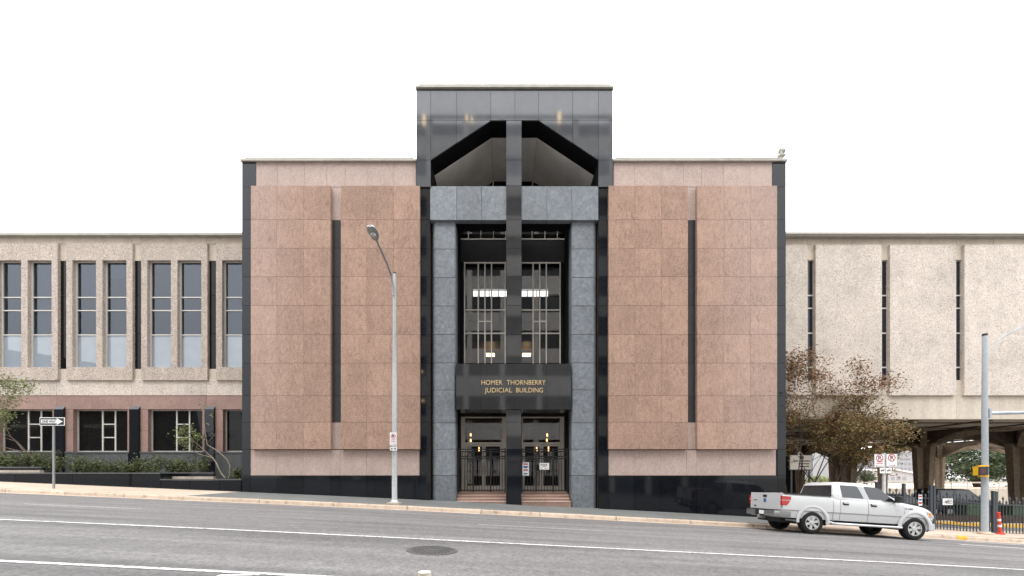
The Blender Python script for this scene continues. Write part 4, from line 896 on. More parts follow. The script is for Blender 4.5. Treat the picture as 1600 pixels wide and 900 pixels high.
# twin signs on a post behind the pickup
SY = 18.5; px_ = PX(1383.5, SY); sg = walk_z(px_, SY)
sp_ = thing('sign_post', 'thin steel sign post carrying the twin parking signs behind the pickup', 'post', (px_, SY, sg)); slab('tube', M['galv'], sp_, px_-.05, px_+.05, SY+.03, SY+.12, sg-.1, PZ(708, SY))
no_parking('left of the twin no parking signs on the post behind the pickup, with red lines', 1365.8, 1382.4, 709.5, 730, SY, (.40, .27), (-1,), 'no parking signs', True)
no_parking('right of the twin no parking signs on the post behind the pickup', 1384.4, 1401.6, 709.2, 729.3, SY, (), (1,), 'no parking signs', True)
for i, (pa, pb, lab) in enumerate(((1374.6, 1383, 'small white plate of a black tow symbol, left one under the twin signs'), (1384.2, 1392.6, 'small white plate of a black tow symbol, right one under the twin signs'))):
    t = thing('tow_plate', lab, 'sign', (PX((pa+pb)/2, SY), SY, PZ(740, SY)), 'small plates under the twin signs'); slab('plate', M['signwhite'], t, PX(pa, SY), PX(pb, SY), SY-.01, SY+.0, PZ(739.5, SY), PZ(731, SY))
    q = MB(); w_ = PX(pb, SY)-PX(pa, SY); x0 = PX(pa, SY); zz = PZ(736.5, SY)
    q.box(x0+w_*.2, x0+w_*.45, SY-.013, SY-.0115, zz, zz+.06).box(x0+w_*.5, x0+w_*.85, SY-.013, SY-.0115, zz+.01, zz+.045).prism([(x0+w_*.42, zz+.05), (x0+w_*.9, zz+.085), (x0+w_*.9, zz+.1), (x0+w_*.42, zz+.075)], 'y', SY-.013, SY-.0115); q.build('symbol', M['signblack'], t)

AYs = 21.3
ad = thing('address_sign', 'cream address sign standing half hidden behind the myrtle stems', 'sign', (PX(1252, AYs), AYs, GZ))
a, b, c, d = PX(1234, AYs), PX(1268, AYs), PZ(733.5, AYs), PZ(711.5, AYs)
slab('plate', M['signcream'], ad, a, b, AYs-.03, AYs, c, d)
slab('frame', M['greyg'], ad, a-.03, b+.04, AYs+.001, AYs+.06, c-.04, d+.03)
MB().ring((PX(1250, AYs), d+.06), .06, .11, AYs-.02, AYs+.04, 16).build('emblem', M['signcream'], ad)
text('lettering', '903', M['signblack'], ad, PX(1251, AYs), AYs-.033, PZ(717.3, AYs), size=.21, depth=.002, bold=.006)
text('lettering', 'San Jacinto', M['signblack'], ad, PX(1252, AYs), AYs-.033, PZ(721.6, AYs), PX(1265, AYs)-PX(1238, AYs), size=.17, depth=.002, bold=.004)
for z_, q in ((725.5, .3), (729.5, .3)): slab('print', M['signblack'], ad, PX(1247, AYs), PX(1263.5, AYs), AYs-.034, AYs-.031, PZ(z_, AYs), PZ(z_, AYs)+.05)
for q in (a+.1, b-.1): slab('leg', M['greyg'], ad, q-.04, q+.04, AYs+.01, AYs+.05, GZ-.2, c-.042)

# ------------------------------------------------------------------ traffic signal pole
TYp = 18.0; tx = PX(1538.8, TYp); tg = walk_z(tx, TYp)
tp = thing('signal_pole', 'tall blue-grey traffic signal pole with a long arm at the right', 'signal pole', (tx, TYp, tg))
MB().lathe([(.122, 0), (.118, 2), (.088, PZ(525, TYp)-tg)], (tx, TYp, tg), 'z', 18).build('pole', M['polepaint'], tp, smooth=True)
MB().lathe([(.092, 0), (.098, .04), (.08, .1)], (tx, TYp, PZ(525, TYp)), 'z', 18).build('pole_cap', M['iron'], tp, smooth=True)
MB().lathe([(.26, -.1), (.25, .05), (.17, .12)], (tx, TYp, tg), 'z', 14).build('footing', M['curb'], tp, smooth=True)
za = PZ(646, TYp)
slab('arm_bracket', M['polepaint'], tp, tx+.09, tx+.17, TYp-.12, TYp+.10, za-.21, za+.21)
MB().tube([(tx+.165, TYp-.04, za), (tx+3, TYp-.06, za+.06), (tx+9, TYp-.1, za+.3)], [.075, .068, .05], 12).build('mast_arm', M['polepaint'], tp, smooth=True)
for o_ in (0, .14):
    MB().tube([(tx+.07, TYp-.05, PZ(543, TYp)-o_*3.2), (tx+.55-o_, TYp-.25, PZ(527+o_*28, TYp)), (tx+1.2, TYp-.5, PZ(514+o_*14, TYp)), (tx+1.8, TYp-.8, PZ(512, TYp)+.12), (tx+2.7, TYp-1.2, PZ(509, TYp)+.22)], .02, 8).build('lamp_arm', M['galv'], tp, smooth=True)
ps = thing('pedestrian_signal', 'yellow pedestrian signal clamped to the left of the signal pole', 'pedestrian signal', (PX(1524, TYp), TYp-.2, PZ(745, TYp)))
x0, x1, z0, z1 = PX(1514, TYp), PX(1534.5, TYp), PZ(744, TYp), PZ(728, TYp)
slab('case', M['signal'], ps, x0+.10, x1-.06, TYp-.26, TYp-.06, z0+.03, z1-.03); slab('visor', M['blackplastic'], ps, x0+.11, x1-.07, TYp-.30, TYp-.261, z0+.04, z1-.04)
slab('hand_lens', mat('signal_lens', (.07, .01, .01), .3), ps, x0+.17, x1-.2, TYp-.306, TYp-.3005, z0+.12, z1-.12)
for z_ in (z0-.01, z1-.0): slab('bracket', M['signal'], ps, x0+.24, x1+.06, TYp-.19, TYp-.12, z_-.025, z_+.025)
for z_ in (z0, z1): MB().lathe([(.124, -.03), (.128, 0), (.124, .03)], (tx, TYp, z_), 'z', 16).build('clamp', M['signal'], ps, smooth=True)

# ------------------------------------------------------------------ iron fence
FY = 18.75
def picket_mesh(h, t=.014):
    mb = MB().box(-t, t, -t, t, 0, h-.14); mb.loft([[(-.02, -.02, h-.15), (.02, -.02, h-.15), (.02, .02, h-.15), (-.02, .02, h-.15)], [(-.045, -.02, h-.10), (.045, -.02, h-.10), (.045, .02, h-.10), (-.045, .02, h-.10)], [(-.004, -.004, h), (.004, -.004, h), (.004, .004, h), (-.004, .004, h)]])
    return mb.mesh('picket', M['fence'])
PK = [picket_mesh(1.72), picket_mesh(1.55)]
def fence(label, pa, pb, ta, tb, ba, bb, name='iron_fence', cat='fence', posts=(), rails=(.25, 1.36), grp='iron fence sections'):
    xa, xb = PX(pa, FY), PX(pb, FY); za, zb = PZ(ba, FY), PZ(bb, FY)
    f_ = thing(name, label, cat, (xa, FY, za), grp); n = int((xb-xa)/.145)
    for k in range(n+1):
        q = xa+(xb-xa)*k/n; z_ = za+(zb-za)*k/n; o = link('picket', PK[k % 2], f_); o.location = Vector((q, FY, z_+.02))-LOC[f_]
    for h in rails:
        MB().add([(xa, FY-.022, za+h-.022), (xb, FY-.022, zb+h-.022), (xb, FY-.022, zb+h+.022), (xa, FY-.022, za+h+.022), (xa, FY+.022, za+h-.022), (xb, FY+.022, zb+h-.022), (xb, FY+.022, zb+h+.022), (xa, FY+.022, za+h+.022)],
                 [(0, 1, 2, 3), (7, 6, 5, 4), (0, 4, 5, 1), (3, 2, 6, 7), (0, 3, 7, 4), (1, 5, 6, 2)]).build('rail', M['fence'], f_)
    for p in posts:
        q = PX(p, FY); k = (q-xa)/(xb-xa); z_ = za+(zb-za)*k; slab('post', M['fence'], f_, q-.05, q+.05, FY-.05, FY+.05, z_-.2, z_+1.92); slab('post_cap', M['fence'], f_, q-.06, q+.06, FY-.06, FY+.06, z_+1.921, z_+1.96)
    return f_
fence('black iron picket fence partly hidden behind the front of the pickup', 1330, 1456, 764, 764, 819, 826, posts=(1370, 1412, 1454))
fence('black iron picket fence stepping downhill left of the signal pole', 1459.5, 1551.5, 763, 776, 826.5, 835, posts=(1459, 1552))
fence('low black iron gate with raised spikes right of the signal pole', 1557, 1660, 776, 778, 836, 837.5, name='vehicle_gate', cat='gate', posts=(1556, 1661), rails=(.06, 1.36), grp='iron fence sections')
notice('notice', 'white and black NO sign fixed to the picket fence left of the signal pole', 1472.8, 1488.5, 778.8, 789, FY-.06, [(.46, .92, .72, .80, 'signblack'), (.46, .92, .48, .56, 'signblack'), (.46, .92, .24, .32, 'signblack')])
no_t = [o for o in bpy.data.objects if o.get('label', '').startswith('white and black NO')][0]
text('lettering', 'NO', M['signblack'], no_t, PX(1476.6, FY), FY-.0755, PZ(786.3, FY), .17, size=.18, depth=.001, bold=.004)
notice('notice', 'tall narrow red and blue notice on the fence right above the pickup bonnet', 1435, 1440.6, 773, 790, FY-.06, [(.1, .9, .76, .92, 'signred'), (.1, .9, .46, .64, 'signblue'), (.1, .9, .16, .34, 'signred')])
dx, dy = PX(1563, 18.3), 18.3; dg_ = walk_z(dx, dy)
dl = thing('delineator', 'orange and white plastic delineator post leaning by the vehicle gate', 'bollard', (dx, dy, dg_), rot=(0, R(-5), 0)); LOC[dl] = Vector((0, 0, 0))
MB().lathe([(.0, 0), (.15, 0), (.14, .05), (.06, .08), (.055, .92), (.07, .93), (.06, .97), (.02, .98)], (0, 0, 0), 'z', 14).build('tube', M['orange'], dl, smooth=True)
for z_ in (.32, .58): MB().lathe([(.061, z_), (.061, z_+.10)], (0, 0, 0), 'z', 14).build('reflective_band', M['signwhite'], dl, smooth=True)

# ------------------------------------------------------------------ road furniture near the viewer
mx_, my_ = PX(675, 7.05), 7.05
mh = thing('manhole_cover', 'round cast iron manhole cover in the grey road', 'manhole cover', (mx_, my_, road_z(mx_, my_)), rot=(0, R(2.6), 0)); LOC[mh] = Vector((0, 0, 0))
MB().lathe([(.36, -.02), (.36, .011), (.0, .011)], (0, 0, 0), 'z', 32).build('lid', M['manhole'], mh)
MB().lathe([(.375, -.02), (.375, .014), (.43, .014), (.43, -.02), (.375, -.02)], (0, 0, 0), 'z', 32, cap=False).build('ring', M['manhole'], mh)
tb = MB()
for i in range(-6, 7):
    for j in range(-6, 7):
        if .12 < math.hypot(i*.05, j*.05) < .33: tb.box(i*.05-.016, i*.05+.016, j*.05-.016, j*.05+.016, .0112, .018)
tag(tb.build('stud', M['manhole'], mh), kind='stuff'); MB().box(-.1, .1, -.03, .03, .0112, .017).build('name_bar', M['manhole'], mh)
bx_, by_ = PX(663.4, 3.25), 3.25; bz_ = road_z(bx_, by_)
bp = thing('flexible_post', 'cream plastic post cut off by the bottom edge of the road', 'bollard', (bx_, by_, bz_)); tz = PZ(893, by_)-bz_
MB().lathe([(.05, 0), (.05, tz-.004), (.046, tz)], (bx_, by_, bz_), 'z', 24).build('tube', M['cream'], bp, smooth=True)
MB().lathe([(.09, -.01), (.09, .03), (.055, .05)], (bx_, by_, bz_), 'z', 24).build('base', M['blackplastic'], bp, smooth=True)

# security camera on the roof edge
SYc = 19.7
sc_ = thing('security_camera', 'beige security camera on the right end of the courthouse roof', 'camera', (PX(1220, SYc), SYc, PZ(245, SYc)))
X = lambda p: PX(p, SYc); Z = lambda p: PZ(p, SYc)
MB().prism([(X(1214.5), Z(245)), (X(1216.5), Z(243.2)), (X(1223.5), Z(243.4)), (X(1225.5), Z(245))], 'y', SYc-.15, SYc+.15).build('base', M['camera'], sc_)
MB().tube([(X(1211), SYc, Z(244.6)), (X(1217.5), SYc, Z(242.5)), (X(1221), SYc, Z(241.5))], .025, 6).tube([(X(1221), SYc, Z(243.5)), (X(1221), SYc, Z(236))], .045, 8).build('stand', M['steel'], sc_)
c0 = Vector((X(1218.5), SYc+.12, Z(232.4))); c1 = Vector((X(1227.0), SYc+.02, Z(235.2)))
MB().tube([c0, c0.lerp(c1, .1), c0.lerp(c1, .7), c1], [.08, .125, .125, .11], 12).build('housing', M['camera'], sc_, smooth=50)
MB().tube([c1, c1+(c1-c0).normalized()*.02], [.095, .095], 12).build('lens', M['blackplastic'], sc_)

# ------------------------------------------------------------------ pickup
YN = 14.78; rx = PX(1270, YN)
za_ = road_z(rx, YN+.9); zf_ = road_z(rx+3.66, YN+.9); pit = math.atan2(za_-zf_, 3.66)
zn_, zfz = road_z(rx+1.8, YN), road_z(rx+1.8, YN+1.8)
truck = thing('pickup_truck', 'white crew cab pickup truck parked at the kerb beside the myrtle trees', 'pickup truck', (rx, YN+1.0, za_), rot=(math.atan2(zfz-zn_, 1.8), pit, 0))
LOC[truck] = Vector((0, 0, 0))
def half(w_, zb, zt, cr=.03):
    return [(w_-.16, zb), (w_-.05, zb+.015), (w_-.03, zb+.16), (w_-.03, zb+.27), (w_, zb+.30), (w_, zt-.30), (w_-.02, zt-.14), (w_-.05, zt-.05), (w_-.10, zt), (w_*.5, zt+cr), (0, zt+cr*1.2)]
def loop(x, hf):
    l = [(x, -y, z) for y, z in hf]; l += [(x, y, z) for y, z in reversed(hf[:-1])]; return l
# bed
bd = MB(); bd.loft([loop(x, half(.98, .52, 1.40, .0)) for x in (-1.17, -.6, 0, .5, .715)]); bed = bd.build('bed', M['white_paint'], truck)
def cutter(mb):
    o = link('cut', mb.mesh('cut', M['dark'])); return o
def boolean(o, mb):
    c = cutter(mb); md = o.modifiers.new('b', 'BOOLEAN'); md.object = c; md.operation = 'DIFFERENCE'; md.solver = 'EXACT'; baked(o); bpy.data.objects.remove(c)
WR, WZ = .405, .405
boolean(bed, MB().lathe([(.50, -1.2), (.50, 1.2)], (0, 0, WZ+.04), 'y', 40)); boolean(bed, MB().box(-1.08, .66, -.86, .86, .85, 1.8))
# front clip: wings and bonnet
nose = [(3.255, .98, .52, 1.29), (3.5, .978, .52, 1.255), (3.8, .97, .52, 1.215), (4.05, .955, .50, 1.165), (4.25, .925, .46, 1.105), (4.38, .88, .44, 1.04), (4.47, .80, .44, .97), (4.51, .70, .46, .90)]
fm = MB(); fm.loft([loop(x, half(a, b, c, .07)) for x, a, b, c in nose]); fc = fm.build('front_body', M['white_paint'], truck)
boolean(fc, MB().lathe([(.50, -1.2), (.50, 1.2)], (3.66, 0, WZ+.04), 'y', 40))
# dark underbody core, arches, then doors and cab corner
MB().box(-1.1, 4.2, -.60, .60, .36, .84).box(.6, 3.3, -.84, .84, .50, 1.30).build('chassis', M['blackplastic'], truck)
for x in (0, 3.66):
    ar = MB(); n = 20; V = []
    for y in (-.955, .955):
        for k in range(n+1):
            a = R(-14+208*k/n); V.append((x+.497*math.cos(a), y, WZ+.04+.497*math.sin(a)))
    ar.add(V, [(k, k+1, n+2+k, n+1+k) for k in range(n)]); ar.build('wheel_well', M['blackplastic'], truck)
    for s in (-1, 1):
        fl = MB(); lp = []
        for k in range(n+1):
            a = R(-6+192*k/n); c, q = math.cos(a), math.sin(a); zc = WZ+.04
            lp.append([(x+.49*c, s*.93, zc+.49*q), (x+.49*c, s*.985, zc+.49*q), (x+.51*c, s*.993, zc+.51*q), (x+.56*c, s*.990, zc+.56*q), (x+.62*c, s*.968, zc+.62*q), (x+.58*c, s*.93, zc+.58*q)])
        fl.loft(lp); fl.build('arch_flare', M['white_paint'], truck, smooth=50)
def skin(x0, x1, s, name, zb=.52, zt=1.335):
    lp = []
    for x in (x0, (x0+x1)/2, x1):
        o_ = half(.98, zb, zt, .0)[1:9]; i_ = [(y-.09, z) for y, z in reversed(o_)]
        lp.append([(x, s*y, z) for y, z in o_+i_])
    return MB().loft(lp).build(name, M['white_paint'], truck, smooth=40)
for s in (-1, 1):
    skin(.74, .97, s, 'cab_corner')
    for x0, x1, hx_ in ((.99, 1.963, 1.06), (1.985, 3.235, 2.06)):
        d_ = skin(x0, x1, s, 'door')
        hb = MB().box(hx_, hx_+.2, s*.985, s*.952, 1.10, 1.20).build('handle_recess', M['blackplastic'], d_)
        MB().box(hx_+.01, hx_+.19, s*.978, s*1.012, 1.155, 1.195).build('handle', M['chrome'], d_)
# cab
def ring_(z, x0, x1, w_, c):
    return [(x0+c, -w_, z), (x1-c*1.6, -w_, z), (x1-c*.5, -w_+c*.35, z), (x1, -w_+c*1.6, z), (x1, w_-c*1.6, z), (x1-c*.5, w_-c*.35, z), (x1-c*1.6, w_, z), (x0+c, w_, z), (x0+c*.3, w_-c*.3, z), (x0, w_-c, z), (x0, -w_+c, z), (x0+c*.3, -w_+c*.3, z)]
cb = MB(); cb.loft([ring_(1.28, .75, 3.24, .935, .06), ring_(1.335, .755, 3.16, .93, .06), ring_(1.84, .85, 2.33, .76, .08), ring_(1.905, .91, 2.20, .70, .1), ring_(1.94, 1.08, 2.02, .56, .14)])
cab = cb.build('cab', M['white_paint'], truck, smooth=40)
yz = lambda z: .93-.17*(z-1.335)/.505
def sidewin(poly, s, name='side_window', m='carglass', off=.006):
    V = [(x, s*(yz(z)+off), z) for x, z in poly]+[(x, s*(yz(z)-.02), z) for x, z in poly]; n = len(poly)
    return MB().add(V, [tuple(range(n)), tuple(range(2*n-1, n-1, -1))]+[(i, (i+1) % n, (i+1) % n+n, i+n) for i in range(n)]).build(name, M[m], truck)
for s in (-1, 1):
    sidewin([(1.07, 1.375), (1.80, 1.365), (1.83, 1.40), (1.70, 1.79), (1.66, 1.81), (1.10, 1.815), (1.07, 1.78)], s)
    sidewin([(2.03, 1.36), (2.45, 1.355), (2.52, 1.305+.02), (2.93, 1.315), (2.96, 1.34), (2.50, 1.76), (2.36, 1.80), (1.96, 1.815), (1.93, 1.78)], s)
    sidewin([(1.83, 1.35), (2.01, 1.345), (1.91, 1.80), (1.72, 1.80)], s, 'door_pillar', 'steel', .003)
    MB().box(2.86, 2.98, s*.94, s*1.04, 1.31, 1.35).loft([[(2.86, s*1.0, 1.29), (3.0, s*1.0, 1.29), (3.0, s*1.0, 1.52), (2.86, s*1.0, 1.52)], [(2.85, s*1.13, 1.29), (3.02, s*1.13, 1.29), (3.02, s*1.13, 1.52), (2.85, s*1.13, 1.52)], [(2.87, s*1.22, 1.31), (2.98, s*1.22, 1.31), (2.98, s*1.22, 1.5), (2.87, s*1.22, 1.5)]]).build('mirror', M['blackplastic'], truck, smooth=40)
def slope(xa, za, xb, zb, ya, yb, off, name, m='carglass'):
    V = [(xa+off, -ya, za), (xa+off, ya, za), (xb+off, yb, zb), (xb+off, -yb, zb)]; V += [(x-off*4, y, z) for x, y, z in V]
    return MB().add(V, [(0, 1, 2, 3), (7, 6, 5, 4), (0, 4, 5, 1), (1, 5, 6, 2), (2, 6, 7, 3), (3, 7, 4, 0)]).build(name, M[m], truck)
rt = lambda z: .755+.095*(z-1.335)/.505
slope(rt(1.40), 1.40, rt(1.80), 1.80, .80, .69, -.008, 'rear_window')
fw = lambda z: 3.16-.83*(z-1.335)/.505
slope(fw(1.37), 1.37, fw(1.82), 1.82, .82, .68, .008, 'windscreen')
MB().box(.93, 1.0, -.16, .16, 1.885, 1.915).build('brake_light', M['redlens'], truck)
for s in (-1, 1): MB().box(-1.14, .70, s*.97 if s < 0 else .87, s*.87 if s < 0 else .97, 1.398, 1.418).build('bed_rail', M['blackplastic'], truck)
# tailgate, lamps, bumper
tg_ = MB().box(-1.215, -1.16, -.90, .90, .80, 1.41).box(-1.222, -1.214, -.84, .84, 1.08, 1.10).build('tailgate', M['white_paint'], truck)
MB().lathe([(.0, -.012), (.075, -.012), (.08, 0)], (-1.216, 0, 1.12), 'x', 20).build('emblem', M['signblue'], tg_)
MB().box(-1.228, -1.214, -.11, .11, 1.24, 1.33).build('handle', M['blackplastic'], tg_)
MB().box(-1.222, -1.213, .50, .70, 1.10, 1.135).box(-1.222, -1.213, .52, .68, .88, .92).build('badge', M['blackplastic'], tg_)
for s in (-1, 1):
    tl_ = MB()
    for poly in ([(-1.225, 1.16), (-.92, 1.16), (-.90, 1.29), (-1.225, 1.30)], [(-1.225, .97), (-1.05, .97), (-.98, 1.05), (-.93, 1.14), (-1.225, 1.14)]):
        V = [(x, s*.905, z) for x, z in poly]+[(x, s*.990, z) for x, z in poly]; n = len(poly)
        tl_.add(V, [tuple(range(n)), tuple(range(2*n-1, n-1, -1))]+[(i, (i+1) % n, (i+1) % n+n, i+n) for i in range(n)])
    tl_.build('tail_lamp', M['redlens'], truck)
    MB().box(-1.218, -.93, s*.906, s*.986, 1.1405, 1.1595).build('lamp_band', M['signwhite'], truck)
bm_ = MB()
for s in (-1, 1):
    bm_.loft([[(-1.40, s*.28, .56), (-1.42, s*.28, .66), (-1.40, s*.28, .76), (-1.24, s*.28, .77), (-1.24, s*.28, .56)], [(-1.39, s*.85, .56), (-1.41, s*.85, .66), (-1.39, s*.85, .76), (-1.22, s*.85, .77), (-1.22, s*.85, .56)], [(-1.28, s*.98, .56), (-1.30, s*.99, .66), (-1.28, s*.98, .76), (-1.18, s*.95, .77), (-1.18, s*.95, .56)], [(-.90, s*1.0, .57), (-.90, s*1.005, .66), (-.90, s*1.0, .75), (-.90, s*.95, .75), (-.90, s*.95, .57)]])
rbm = bm_.build('rear_bumper', M['bumper'], truck, smooth=35)
MB().box(-1.38, -1.2, -.28, .28, .54, .77).box(-1.40, -1.19, -.84, .84, .771, .80).build('step_pad', M['blackplastic'], rbm)
MB().box(-1.392, -1.382, -.25, .05, .60, .74).build('number_plate', M['signwhite'], rbm)
MB().box(-1.45, -1.2, -.05, .05, .44, .52).lathe([(.04, 0), (.04, .07)], (-1.43, 0, .50), 'z', 10).build('tow_hitch', M['steel'], truck)
MB().tube([(-.9, -.72, .46), (-.7, -.80, .45), (-.58, -.88, .44)], .035, 8).build('exhaust', M['steel'], truck)
for s in (-1, 1):
    MB().tube([(.62, s*.93, .46), (.7, s*1.02, .42), (.85, s*1.04, .42), (3.0, s*1.04, .42), (3.12, s*1.02, .42), (3.18, s*.93, .46)], .042, 10).build('running_board', M['chrome'], truck, smooth=True)
    MB().loft([[(4.12, s*.93, .86), (4.12, s*.962, .86), (4.12, s*.955, 1.03), (4.12, s*.90, 1.05)], [(4.30, s*.85, .84), (4.30, s*.925, .84), (4.30, s*.91, .98), (4.30, s*.82, 1.0)], [(4.48, s*.70, .80), (4.48, s*.815, .80), (4.48, s*.80, .92), (4.48, s*.66, .93)]]).build('headlamp', M['lens'], truck)
    MB().loft([[(4.16, s*.93, .87), (4.16, s*.963, .87), (4.16, s*.958, 1.01), (4.16, s*.91, 1.01)], [(4.27, s*.90, .86), (4.27, s*.942, .86), (4.27, s*.932, .98), (4.27, s*.88, .98)]]).build('indicator', M['amber'], truck)
    text('badge', 'F-150', M['blackplastic'], truck, 3.42, -.983, 1.075, .26, size=.075, depth=.002, bold=.002) if s < 0 else None
lp = []
for y, x in ((-.94, 4.20), (-.9, 4.42), (-.7, 4.58), (0, 4.64), (.7, 4.58), (.9, 4.42), (.94, 4.20)):
    lp.append([(x, y, .36), (x+.02, y, .48), (x, y, .62), (x-.12, y*.95, .63), (x-.12, y*.95, .36)])
MB().loft(lp).build('front_bumper', M['white_paint'], truck, smooth=40)
MB().box(4.46, 4.53, -.55, .55, .64, .86).build('grille', M['chrome'], truck)
# wheels
def wheel(x, s):
    y0 = s*.965; ty = MB(); ww = .25
    ty.lathe([(.25, 0), (.30, -.012), (.36, -.006), (.395, .02), (WR, .06), (WR, ww-.06), (.395, ww-.02), (.36, ww), (.25, ww), (.25, 0)], (0, 0, 0), 'y', 36, cap=False)
    V = ty.v; ty.v = [(x+a, (y0+b if s < 0 else y0-b), WZ+c) for a, b, c in V]
    t = ty.build('wheel', M['tyre'], truck, smooth=50)
    sg_ = -1 if s < 0 else 1
    rm = MB(); rm.lathe([(.252, .0), (.252, .10), (.225, .10), (.228, .0), (.252, .0)], (0, 0, 0), 'y', 36, cap=False)
    rm.lathe([(.0, .0), (.06, .0), (.075, .02), (.075, .06)], (0, 0, 0), 'y', 20)
    for k in range(6):
        for d_ in (-.13, .13):
            a = 2*math.pi*k/6+.3; u = (math.cos(a), math.sin(a)); b_ = a+d_
            p0 = (.05*math.cos(a+d_*2), .05*math.sin(a+d_*2)); p1 = (.232*math.cos(b_), .232*math.sin(b_)); nn = (-math.sin(b_)*.023, math.cos(b_)*.023)
            q = [(p0[0]-nn[0], p0[1]-nn[1]), (p1[0]-nn[0], p1[1]-nn[1]), (p1[0]+nn[0], p1[1]+nn[1]), (p0[0]+nn[0], p0[1]+nn[1])]
            rm.prism(q, 'y', .012+.002*k, .06)
    rm.v = [(x+a, (y0+b if s < 0 else y0-b), WZ+c) for a, b, c in rm.v]; r_ = rm.build('rim', M['alloy'], t, smooth=40)
    br = MB(); br.lathe([(.0, .105), (.24, .105), (.24, .12)], (0, 0, 0), 'y', 24); br.v = [(x+a, (y0+b if s < 0 else y0-b), WZ+c) for a, b, c in br.v]; br.build('brake_disc', M['blackplastic'], t)
for x in (0, 3.66):
    for s in (-1, 1): wheel(x, s)
MB().tube([(0, -.8, WZ), (0, .8, WZ)], .06, 8).tube([(3.66, -.8, WZ), (3.66, .8, WZ)], .05, 8).build('axle', M['blackplastic'], truck)

def walk(o):
    for c in o.children: yield c; yield from walk(c)
for o in walk(truck):                      # shorter tail overhang
    for v in o.data.vertices:
        if v.co.x < -.5: v.co.x += .09*min(1, (-.5-v.co.x)/.3)
# ------------------------------------------------------------------ cars under the wing
def car(name, label, cat, x, y, z, L, H, suv, paint, win='carglass'):
    t = thing(name, label, cat, (x, y, z)); t2 = LOC[t]; w_ = .92
    P = lambda a, b, c: (x+a, y+b, z+c)
    bl = H*.58
    prof = [(0, .42, bl*.86), (.12, .30, bl), (L*.25, .25, bl), (L*.72, .25, bl*.98), (L*.92, .27, bl*.84), (L*.99, .34, bl*.66)]
    lp = []
    for a, b, c in prof:
        hf = [(w_-.18, b), (w_-.03, b+.05), (w_, (b+c)/2), (w_-.04, c-.06), (w_-.12, c), (0, c+.02)]
        lp.append([P(a, -yy, zz) for yy, zz in hf]+[P(a, yy, zz) for yy, zz in reversed(hf[:-1])])
    MB().loft(lp).build('body', M[paint], t, smooth=40)
    a0, a1 = (L*.02, L*.70) if suv else (L*.10, L*.70); b0, b1 = (L*.07, L*.52) if suv else (L*.27, L*.52)
    def rg(zz, xa, xb, ww, c=.08): return [P(xa+c, -ww, zz), P(xb-c, -ww, zz), P(xb, -ww+c, zz), P(xb, ww-c, zz), P(xb-c, ww, zz), P(xa+c, ww, zz), P(xa, ww-c, zz), P(xa, -ww+c, zz)]
    MB().loft([rg(bl-.03, a0, a1, w_-.07), rg(H-.06, b0, b1, w_-.22), rg(H, b0+.15, b1-.15, w_-.34, .12)]).build('cabin', M[paint], t, smooth=40)
    for s in (-1, 1):
        k = lambda zz: (w_-.07-.15*(zz-bl+.03)/(H-.03-bl))+.006
        for f0, f1 in ((.10, .45), (.50, .90)):
            zl, zh = bl+.06, H-.12; ed = lambda f, tt: (a0+(a1-a0)*f)*(1-tt)+(b0+(b1-b0)*f)*tt
            V = [P(ed(f0, .15), s*k(zl), zl), P(ed(f1, .15), s*k(zl), zl), P(ed(f1, .85), s*k(zh), zh), P(ed(f0, .85), s*k(zh), zh)]
            V += [(p[0], p[1]-s*.03, p[2]) for p in V]
            MB().add(V, [(0, 1, 2, 3), (7, 6, 5, 4), (0, 4, 5, 1), (1, 5, 6, 2), (2, 6, 7, 3), (3, 7, 4, 0)]).build('side_window', M[win], t)
        for xx in (L*.2, L*.8):
            wb = MB().lathe([(.2, 0), (.32, .02), (.34, .05), (.34, .2), (.2, .22), (.2, 0)], (0, 0, 0), 'y', 20, cap=False); wb.v = [P(xx+a, s*(w_+.01)-s*b, .34+c) for a, b, c in wb.v]; wo = wb.build('wheel', M['tyre'], t, smooth=40)
            rb = MB().lathe([(.0, 0), (.19, .0), (.19, .1)], (0, 0, 0), 'y', 16); rb.v = [P(xx+a, s*(w_+.0)-s*b, .34+c) for a, b, c in rb.v]; rb.build('rim', M['alloy'], wo)
    return t
car('parked_car', 'black sport utility vehicle parked under the wing behind the picket fence', 'car', PX(1463, 26.2), 27.2, GZ-.05, 4.75, 1.78, True, 'black_paint')
car('parked_car', 'dark low saloon car parked under the wing behind the pickup bonnet', 'car', PX(1352, 27.2), 27.2, GZ-.05, 4.5, 1.42, False, 'black_paint')
def bin_(label, px, Y):
    x, z = PX(px, Y), GZ+.05; t = thing('waste_bin', label, 'bin', (x, Y, z), 'green bins behind the fence')
    MB().loft([[(x-.42, Y-.32, z), (x+.42, Y-.32, z), (x+.42, Y+.32, z), (x-.42, Y+.32, z)], [(x-.5, Y-.4, z+.72), (x+.5, Y-.4, z+.72), (x+.5, Y+.4, z+.72), (x-.5, Y+.4, z+.72)]]).build('body', M['bin'], t)
    MB().box(x-.54, x+.54, Y-.44, Y+.44, z+.722, z+.80).build('lid', M['bin'], t)
bin_('green waste bin behind the fence, just left of the signal pole', 1514, 24.6); bin_('green waste bin behind the vehicle gate, right of the signal pole', 1583, 24.6)

